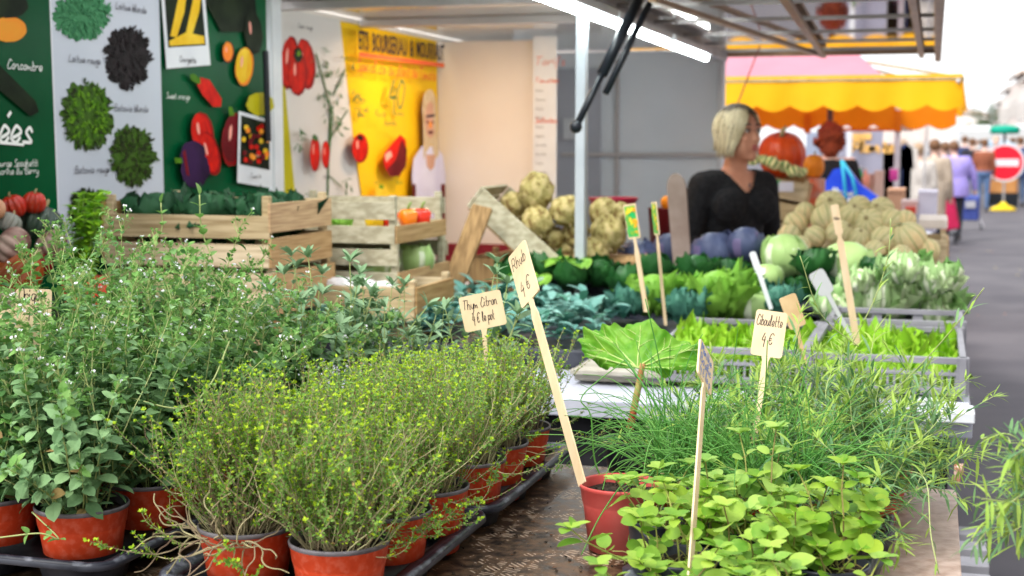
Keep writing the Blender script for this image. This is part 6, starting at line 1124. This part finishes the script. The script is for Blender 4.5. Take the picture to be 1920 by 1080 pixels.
# green parasol cover, awnings
c = Y(1886, 243, 36); t = thing('green_parasol', 'small green parasol on a dark pole above the no entry sign', 'parasol', (c.x, 36.5, 0)); b = MB(); b.lathe([(.33, -.1), (.35, .06), (.2, .1), (0, .12)], (c.x, 36.5, c.z), 20, sy=.8); b.build('canopy', M('green canvas', (.0, .3, .2), (.0, .36, .24), .6, 6), t, True); b = MB(); b.tube([(c.x, 36.5, 0), (c.x, 36.5, c.z)], .03, 8); b.build('pole', black_m, t)
canv_w = M('white canvas', (.68, .7, .7), (.74, .75, .75), .7, 3, trans=.25); canv_b = M('pale blue canvas', (.35, .5, .62), (.42, .56, .68), .7, 3, trans=.25)
def awning(label, px0, px1, pyt, pyb, yy, dep, mat, poles=True):
    a_, c_ = Y(px0, pyt, yy), Y(px1, pyb, yy); t = thing('market_awning', label, 'awning', ((a_.x + c_.x) / 2, yy, 0), 'market awnings down the street'); mx = (a_.x + c_.x) / 2; b = MB(); zt, zb = a_.z, c_.z; zm = zt - (zt - zb) * .35
    A = [V((a_.x, yy, zm)), V((c_.x, yy, zm)), V((c_.x, yy + dep, zm)), V((a_.x, yy + dep, zm))]; top = [V((a_.x + (c_.x - a_.x) * .3, yy + dep * .3, zt)), V((a_.x + (c_.x - a_.x) * .7, yy + dep * .3, zt)), V((a_.x + (c_.x - a_.x) * .7, yy + dep * .7, zt)), V((a_.x + (c_.x - a_.x) * .3, yy + dep * .7, zt))]; L = [V((v.x, v.y, zb)) for v in A]
    b.add(A + top + L, [(0, 1, 5, 4), (1, 2, 6, 5), (2, 3, 7, 6), (3, 0, 4, 7), (4, 5, 6, 7), (0, 8, 9, 1), (1, 9, 10, 2), (2, 10, 11, 3), (3, 11, 8, 0)]); b.build('canopy', mat, t)
    for v in L: b = MB(); b.tube([(v.x, v.y, 0), (v.x, v.y, zm)], .025, 8); b.build('pole', white_m, t)
awning('white market awning behind the green parasol', 1800, 1880, 234, 262, 44, 3, canv_w); awning('pale blue awning below the white one', 1842, 1905, 262, 288, 48, 3, canv_b); awning('white awning at the right edge far down the street', 1882, 1990, 232, 258, 55, 4, canv_w); awning('second white awning far behind the lilac jacket', 1740, 1800, 262, 274, 60, 4, canv_w)
# yellow parasol with pink top
yel = M('yellow canvas', (.93, .48, .003), (.9, .44, .003), .6, 3, trans=.3); oran = M('orange canvas', (.85, .25, .003), (.82, .22, .003), .6, 3, trans=.3); pink = M('pink canvas', (.84, .33, .42), (.8, .3, .38), .6, 3, trans=.4)
YA = 11.0; pl_, pr_ = Y(1180, 140, YA), Y(1806, 138, YA); zt = pr_.z; t = thing('yellow_market_parasol', 'large square market parasol with pink top and scalloped yellow valance', 'parasol', ((pl_.x + pr_.x) / 2, 12.4, 0))
X0, X1, Y0, Y1 = pl_.x, pr_.x, YA, YA + 2.9; MC = V(((X0 + X1) / 2, (Y0 + Y1) / 2, 0))
def valance(mb, a, c, z0, drop, nsc, nrm):
    a = V(a); c = V(c); N = nsc * 12
    def fn(u, v):
        p = a.lerp(c, u); s = abs(math.sin(u * nsc * math.pi)); z = z0 - v * (drop + .045 * (s - .35)); off = nrm * (.014 * math.sin(u * 23) * v + .01 * math.sin(u * 61) * v); return V((p.x, p.y, z)) + off + nrm * .02 * v
    mb.grid(fn, N, 4)
b = MB(); valance(b, (X0, Y0, 0), (X1, Y0, 0), zt, .24, 10, V((0, -1, 0))); valance(b, (X1, Y0, 0), (X1, Y1, 0), zt, .24, 12, V((1, 0, 0))); b.build('front_valance', yel, t, True)
b = MB(); valance(b, (X0, Y1, 0), (X1, Y1, 0), zt - .02, .33, 10, V((0, 1, 0))); valance(b, (X0, Y0, 0), (X0, Y1, 0), zt, .26, 12, V((-1, 0, 0))); b.build('rear_valance', oran, t, True)
TP = [Y(1420, 110, 12.2), Y(1575, 108, 12.2)]; zz = TP[0].z + .14; b = MB(); tv = [V((X0 + (X1 - X0) * .36, 12.1, zz)), V((X0 + (X1 - X0) * .62, 12.1, zz)), V((X0 + (X1 - X0) * .62, 12.8, zz)), V((X0 + (X1 - X0) * .36, 12.8, zz))]; cvs = [V((X0, Y0, zt)), V((X1, Y0, zt)), V((X1, Y1, zt)), V((X0, Y1, zt))]
b.add([V((X0, Y0 + .1, zt)), V((Y(1655, 140, Y0 + .1).x, Y0 + .1, zt)), V((Y(1655, 140, Y0 + .1).x, Y1, zt)), V((X0, Y1, zt))] + tv, [(0, 1, 5, 4), (1, 2, 6, 5), (2, 3, 7, 6), (3, 0, 4, 7), (4, 5, 6, 7)]); b.build('pink_top', pink, t)
b = MB(); 
for v in cvs: b.beam(v - UP * .03, MC + UP * (zz - .08), .02, .02)
for i in range(4): b.beam(cvs[i] - UP * .035, cvs[(i + 1) % 4] - UP * .035, .022, .022)
b.build('frame', stem_br, t); b = MB(); q = Y(1557, 200, 12.3); b.tube([(q.x, 12.3, 0), (q.x, 12.3, zz)], .025, 10); b.lathe([(0, .05), (.07, .0), (.09, -.03)], (q.x, 12.3, zt - .12), 14); b.build('mast', M('dark mast', (.1, .06, .04), rough=.5), t, True)
b = MB(); q0 = Y(1578, 243, YA + 2.85); q1 = Y(1684, 240, YA + 2.85); b.box(((q0.x + q1.x) / 2, YA + 2.85, q0.z), (q1.x - q0.x, .02, .03)); b.box((q1.x, YA + 2.85, q0.z + .08), (.06, .03, .2)); q0 = Y(1514, 232, YA + 2.85); b.box((q0.x, YA + 2.85, q0.z), (.06, .03, .18)); b.build('rear_strap', oran, t)
b = MB(); b.ball(Y(1797, 152, YA - .02), .018, 10); b.build('corner_button', alu, t, True)
for i, (px, yy, lab) in enumerate(((1682, 13.9, 'white pole under the right end of the yellow parasol'), (1592, 16, 'white pole left of the grey banner'))): q = Y(px, 300, yy); b = MB(); b.box((q.x, yy, .95), (.055, .055, 1.9)); b.box((q.x, yy, .01), (.16, .16, .02)); tag(b.build('white_pole', white_m), lab, 'pole')
q = Y(1690, 232, 14); b = MB(); b.box((q.x, 14.05, Y(1690, 240, 14).z), (.22, .04, .06)); b.box((q.x + .05, 14.05, Y(1690, 226, 14).z), (.2, .02, .02)); tag(b.build('pole_bracket', white_m), 'white bracket box clamped to the pole under the yellow parasol', 'bracket')
t = thing('banner', 'grey hanging banner with orange lettering beyond the yellow parasol', 'banner', Y(1620, 300, 16.2)); a_, c_ = Y(1574, 245, 16.2), Y(1652, 395, 16.2); b = MB(); b.box(((a_.x + c_.x) / 2, 16.2, (a_.z + c_.z) / 2), (c_.x - a_.x, .015, a_.z - c_.z)); b.build('cloth', M('grey lilac cloth', (.3, .3, .38), rough=.8), t)
b = MB(); lo = M('orange lettering', (.85, .5, .15), rough=.6); q0, q1 = Y(1598, 262, 16.18), Y(1634, 250, 16.18); b.box((q0 + q1) / 2, (q1.x - q0.x, .004, q1.z - q0.z)); write(b, 'Plants', Y(1597, 284, 16.18), V((1, 0, 0)), UP, .11, .035); b.build('lettering', lo, t)
t = thing('banner', 'grey panel behind the red-haired woman at the left of the white pole', 'banner', Y(1515, 300, 17)); a_, c_ = Y(1512, 248, 17), Y(1538, 300, 17); b = MB(); b.box(((a_.x + c_.x) / 2, 17, (a_.z + c_.z) / 2), (c_.x - a_.x, .015, a_.z - c_.z)); b.build('cloth', M('blue grey cloth', (.28, .32, .42), rough=.8), t)
# stall clutter beyond the melons
t = thing('shopping_bag', 'royal blue shopping bag with pale lettering carried by the red-haired woman', 'bag', Y(1590, 350, 10.6)); b = MB(); pts = [(1541, 352), (1562, 318), (1588, 312), (1612, 345), (1650, 372), (1628, 385), (1600, 372), (1560, 368)]; b.prism([Y(*p, 10.6) for p in pts], V((0, .12, 0))); b.build('bag_body', M('royal blue plastic', (.01, .04, .42), (.015, .06, .5), .35, 6), t)
b = MB(); b.tube([Y(1578, 300, 10.56), Y(1582, 330, 10.54), Y(1586, 372, 10.56)], .012, 6); b.tube([Y(1578, 300, 10.56), Y(1598, 332, 10.54), Y(1606, 368, 10.56)], .012, 6); b.build('strap', M('turquoise strap', (.03, .35, .5), rough=.5), t, True); b = MB(); write(b, 'Market', Y(1560, 360, 10.59), V((1, 0, -.2)), UP, .035, .008); b.build('lettering', M('pale bag lettering', (.6, .62, .5), rough=.5), t)
brownbd = M('brown kraft board', (.5, .27, .16), (.56, .32, .2), .8, 6)
def carton(name, label, cat, px0, py0, px1, py1, yy, dep, mat):
    a_, c_ = Y(px0, py0, yy), Y(px1, py1, yy); b = MB(); b.box(((a_.x + c_.x) / 2, yy + dep / 2, (a_.z + c_.z) / 2), (c_.x - a_.x, dep, a_.z - c_.z)); w2 = c_.x - a_.x; b.box(((a_.x + c_.x) / 2, yy + dep / 2, a_.z), (w2 * 1.04, dep * 1.04, .02)); return tag(b.build(name, mat), label, cat)
beigeb = M('beige board', (.62, .48, .4), (.68, .54, .45), .8, 5)
carton('brown_carton', 'brown kraft carton right of the melon pile', 'carton', 1664, 358, 1695, 398, 9, .4, brownbd); carton('beige_sack', 'tall beige board left of the brown carton', 'board', 1640, 322, 1656, 375, 13, .1, beigeb); carton('beige_sack', 'narrow beige board standing in the middle behind the melons', 'board', 1624, 328, 1638, 372, 13.1, .1, beigeb)
carton('white_box', 'tall white box standing behind the melons next to the street', 'box', 1722, 362, 1756, 435, 8.3, .4, M('lilac white board', (.68, .66, .78), (.74, .72, .84), .6, 4)); carton('red_white_tray', 'white and red tray between the melons and the white box', 'tray', 1690, 380, 1720, 402, 8.2, .3, M('pale pink board', (.75, .55, .52), (.8, .65, .62), .6, 4)); carton('red_crate', 'red crate edge below the white and red tray', 'crate', 1698, 392, 1716, 402, 8.1, .2, M('bright red plastic', (.7, .06, .03), rough=.5))
t = thing('next_table', 'neighbouring stall table under the cartons and boxes', 'table', (-.2, 9, 0)); b = MB(); b.box((-.56, 9.3, .9), (1.1, 2.6, .03)); b.build('table_top', white_t, t); 
for x in (-1.05, -.05):
    for y in (8.1, 10.5): b = MB(); b.box((x, y, .44), (.04, .04, .88)); b.build('leg', alu, t)
for i, (px, py, col, lab) in enumerate(((1602, 330, (.7, .8, .75), 'white bottle'), (1612, 335, (.05, .4, .15), 'green bottle'), (1622, 338, (.8, .35, .25), 'salmon pink bottle'), (1593, 322, (.25, .5, .2), 'pale green bottle'), (1618, 368, (.75, .7, .1), 'yellow packet'), (1676, 328, (.7, .08, .4), 'pink packet'))):
    c = Y(px, py, 13); t = thing('bottle' if i < 4 else 'packet', lab + ' on the stall beyond the blue shopping bag', 'bottle' if i < 4 else 'packet', c); b = MB(); b.lathe([(.04, -.09), (.042, .03), (.015, .06), (.015, .09)], c, 14) if i < 4 else b.box(c, (.07, .05, .1)); b.build('body', M(lab + ' skin', col, rough=.4), t, True); b = MB(); b.lathe([(.017, .09), (.017, .11)], c, 10) if i < 4 else b.box(c + UP * .055, (.075, .02, .012)); b.build('cap', white_m, t)
t = thing('stall_counter', 'grey counter carrying bottles beyond the red-haired woman', 'counter', Y(1620, 400, 13)); q = Y(1620, 360, 13); b = MB(); b.box((q.x, 13.2, .45), (.9, .5, .88)); b.build('body', greyc, t); b = MB(); b.box((q.x, 13.2, .91), (.95, .55, .03)); b.build('table_top', white_t, t)
# clothes rail
rail = thing('clothes_rail', 'clothes rail behind the white pole', 'rail', Y(1680, 300, 18)); a_, c_ = Y(1655, 268, 18), Y(1735, 264, 18); b = MB(); b.tube([(a_.x, 18, 0), a_, c_, (c_.x, 18, 0)], .015, 8); b.build('frame', alu, rail)
for i, (px, m_, lab) in enumerate(((1663, dark, 'black garment at the left end of the clothes rail'), (1670, brownc, 'rust coloured garment on the clothes rail'), (1679, dark, 'second black garment on the clothes rail'), (1697, navy, 'blue garment on the clothes rail behind the white pole'), (1706, cream, 'pale garment at the right of the clothes rail'))):
    c = Y(px, 270, 18); b = MB(); b.prism([c + V(v) for v in ((-.02, 0, 0), (-.09, 0, -.06), (-.11, 0, -.3), (-.08, 0, -.3), (-.08, 0, -.75), (.08, 0, -.75), (.08, 0, -.3), (.11, 0, -.3), (.09, 0, -.06), (.02, 0, 0))], V((0, .08, 0))); tag(b.build('hanging_garment', m_), lab, 'garment', 'garments on the clothes rail')
# ============================================================ buildings and trees down the street
stone = M('pale limestone wall', (.66, .6, .55), (.76, .7, .65), .85, .6); stone2 = M('warm rendered wall', (.64, .55, .5), (.72, .63, .57), .85, .6); slate = M('weathered tile roof', (.5, .4, .34), (.58, .48, .4), .85, 2); winm = M('dark window', (.16, .17, .19), rough=.2); shut = M('pale shutters', (.68, .64, .6), rough=.6)
def house(label, x, y0, y1, zh, side=1, m_=stone, roofh=1.6, depth=8):
    t = thing('town_house', label, 'house', (x, (y0 + y1) / 2, 0)); b = MB(); b.box((x + side * depth / 2, (y0 + y1) / 2, zh / 2), (depth, y1 - y0 - .02, zh)); b.build('wall', m_, t)
    b = MB(); a = [V((x - side * .3, y0, zh)), V((x - side * .3, y1, zh)), V((x + side * depth, y1, zh)), V((x + side * depth, y0, zh))]; r0, r1 = V((x + side * depth / 2, y0, zh + roofh)), V((x + side * depth / 2, y1, zh + roofh)); b.add(a + [r0, r1], [(0, 1, 5, 4), (2, 3, 4, 5), (0, 4, 3), (1, 2, 5), (0, 3, 2, 1)]); rf = b.build('roof', slate, t); b = MB(); b.box((x + side * depth * .4, y0 + 1, zh + roofh), (.6, .9, 1.4)); b.build('chimney', m_, rf)
    n = max(1, int((y1 - y0) / 3.2)); fl = max(2, int(zh / 3))
    for i in range(n):
        for k in range(fl):
            yy = y0 + (i + .5) * (y1 - y0) / n; z_ = 1.5 + k * (zh - 1.2) / fl; w_ = MB(); w_.box((x - side * .03, yy, z_), (.08, 1.15, 1.7)); wo = w_.build('window', white_m, t); g_ = MB(); g_.box((x - side * .06, yy, z_), (.06, .95, 1.5)); g_.build('pane', winm, wo)
            for sg in (-.85, .85): s_ = MB(); s_.box((x - side * .06, yy + sg, z_), (.06, .5, 1.7)); s_.build('shutter', shut, t)
    b = MB(); b.box((x - side * .1, (y0 + y1) / 2, zh - .12), (.3, y1 - y0, .24)); b.build('cornice', stone, t)
HH = 7.3
for i, (y0, y1, zh, m_, lab) in enumerate(((104, 121, 7.6, stone2, 'nearest pale house at the right edge down the street'), (121, 137, 7.0, stone, 'second pale stone house down the right side of the street'), (137, 152, 7.9, stone2, 'third house down the right side, slightly taller'), (152, 172, 7.2, stone, 'fourth house down the right side of the street'), (172, 192, 6.4, stone2, 'last low house visible down the right side'))): house(lab, 7.0, y0, y1, zh, 1, m_)
for i in range(8): house(f'pale house right of the street, {ordn(i)} of the near row, outside the photo', 7.0, -24 + 16 * i, -8.2 + 16 * i, 7.2 + (i * 37 % 5) * .25, 1, stone2 if i % 2 else stone)
house('pale ribbed house front visible above and below the left end of the pink parasol top', -8.2, 34, 46, 8.6, -1, stone, 1.5); 
house('low house with a red tiled roof at the far end of the street', -1, 200, 214, 5.2, -1, stone2, 2.4, 14); house('long red roofed house closing the view at the end of the street', 8, 230, 250, 6.0, -1, stone, 2.2, 16)
bark = M('tree bark', (.1, .07, .05), (.16, .12, .08), .9, 8); tl = M('tree leaf', (.03, .09, .02), (.09, .18, .04), .6, 3, island=True, trans=.3)
def tree(label, c, h, cw, seed, n=2600):
    c = V(c); t = thing('tree', label, 'tree', c, 'trees down the street'); rr = random.Random(seed); b = MB(); b.tube([c, c + V((.1, 0, h * .3)), c + V((0, .1, h * .6)), c + V((.1, 0, h * .85))], [h * .03, h * .008], 8); tips = []
    for i in range(14): a = rr.uniform(0, 6.28); z_ = rr.uniform(.35, .85); p0 = c + V((0, 0, h * z_)); p1 = p0 + V((math.cos(a) * cw * .4, math.sin(a) * cw * .4, h * rr.uniform(.02, .16))); b.tube([p0, p1], [h * .01, h * .003], 5); tips.append(p1); tips.append(p0.lerp(p1, .6))
    b.build('trunk', bark, t, True); b = MB()
    for i in range(n): q_ = rr.choice(tips); d = rdir(rr, -1.4, 1.4); p = q_ + d * cw * .2 * rr.random() ** .5; dd = rdir(rr, -1, 1); b.bleaf(p, dd, UP, cw * .06, cw * .04)
    b.build('crown', tl, t)
q = Y(1852, 230, 170); tree('green tree at the end of the row of pale houses', (5.6, 175, 0), 5.6, 3.6, 1); tree('small dark tree left of the pale houses', (5.2, 185, 0), 4.2, 3, 3)
# a few dropped leaves and litter on the asphalt
b = MB(); rr = random.Random(4)
for i in range(60): p = V((rr.uniform(.1, 2.5), rr.uniform(3, 22), .006)); a = rr.uniform(0, 6.28); b.leaf(p, V((math.cos(a), math.sin(a), .05)), UP, rr.uniform(.03, .07), .025, 0, .2, 3, mi=rr.randint(0, 1))
tag(b.build('fallen_leaves', [M('dry leaf orange', (.45, .2, .12), rough=.8), M('dry leaf yellow', (.6, .5, .15), rough=.8)]), 'few dry leaves scattered on the asphalt', 'leaves', kind='stuff')

for o in bpy.data.objects:
    if 'label' in o and not (4 <= len(o['label'].split()) <= 16): print('LABEL', len(o['label'].split()), o.name, o['label'])
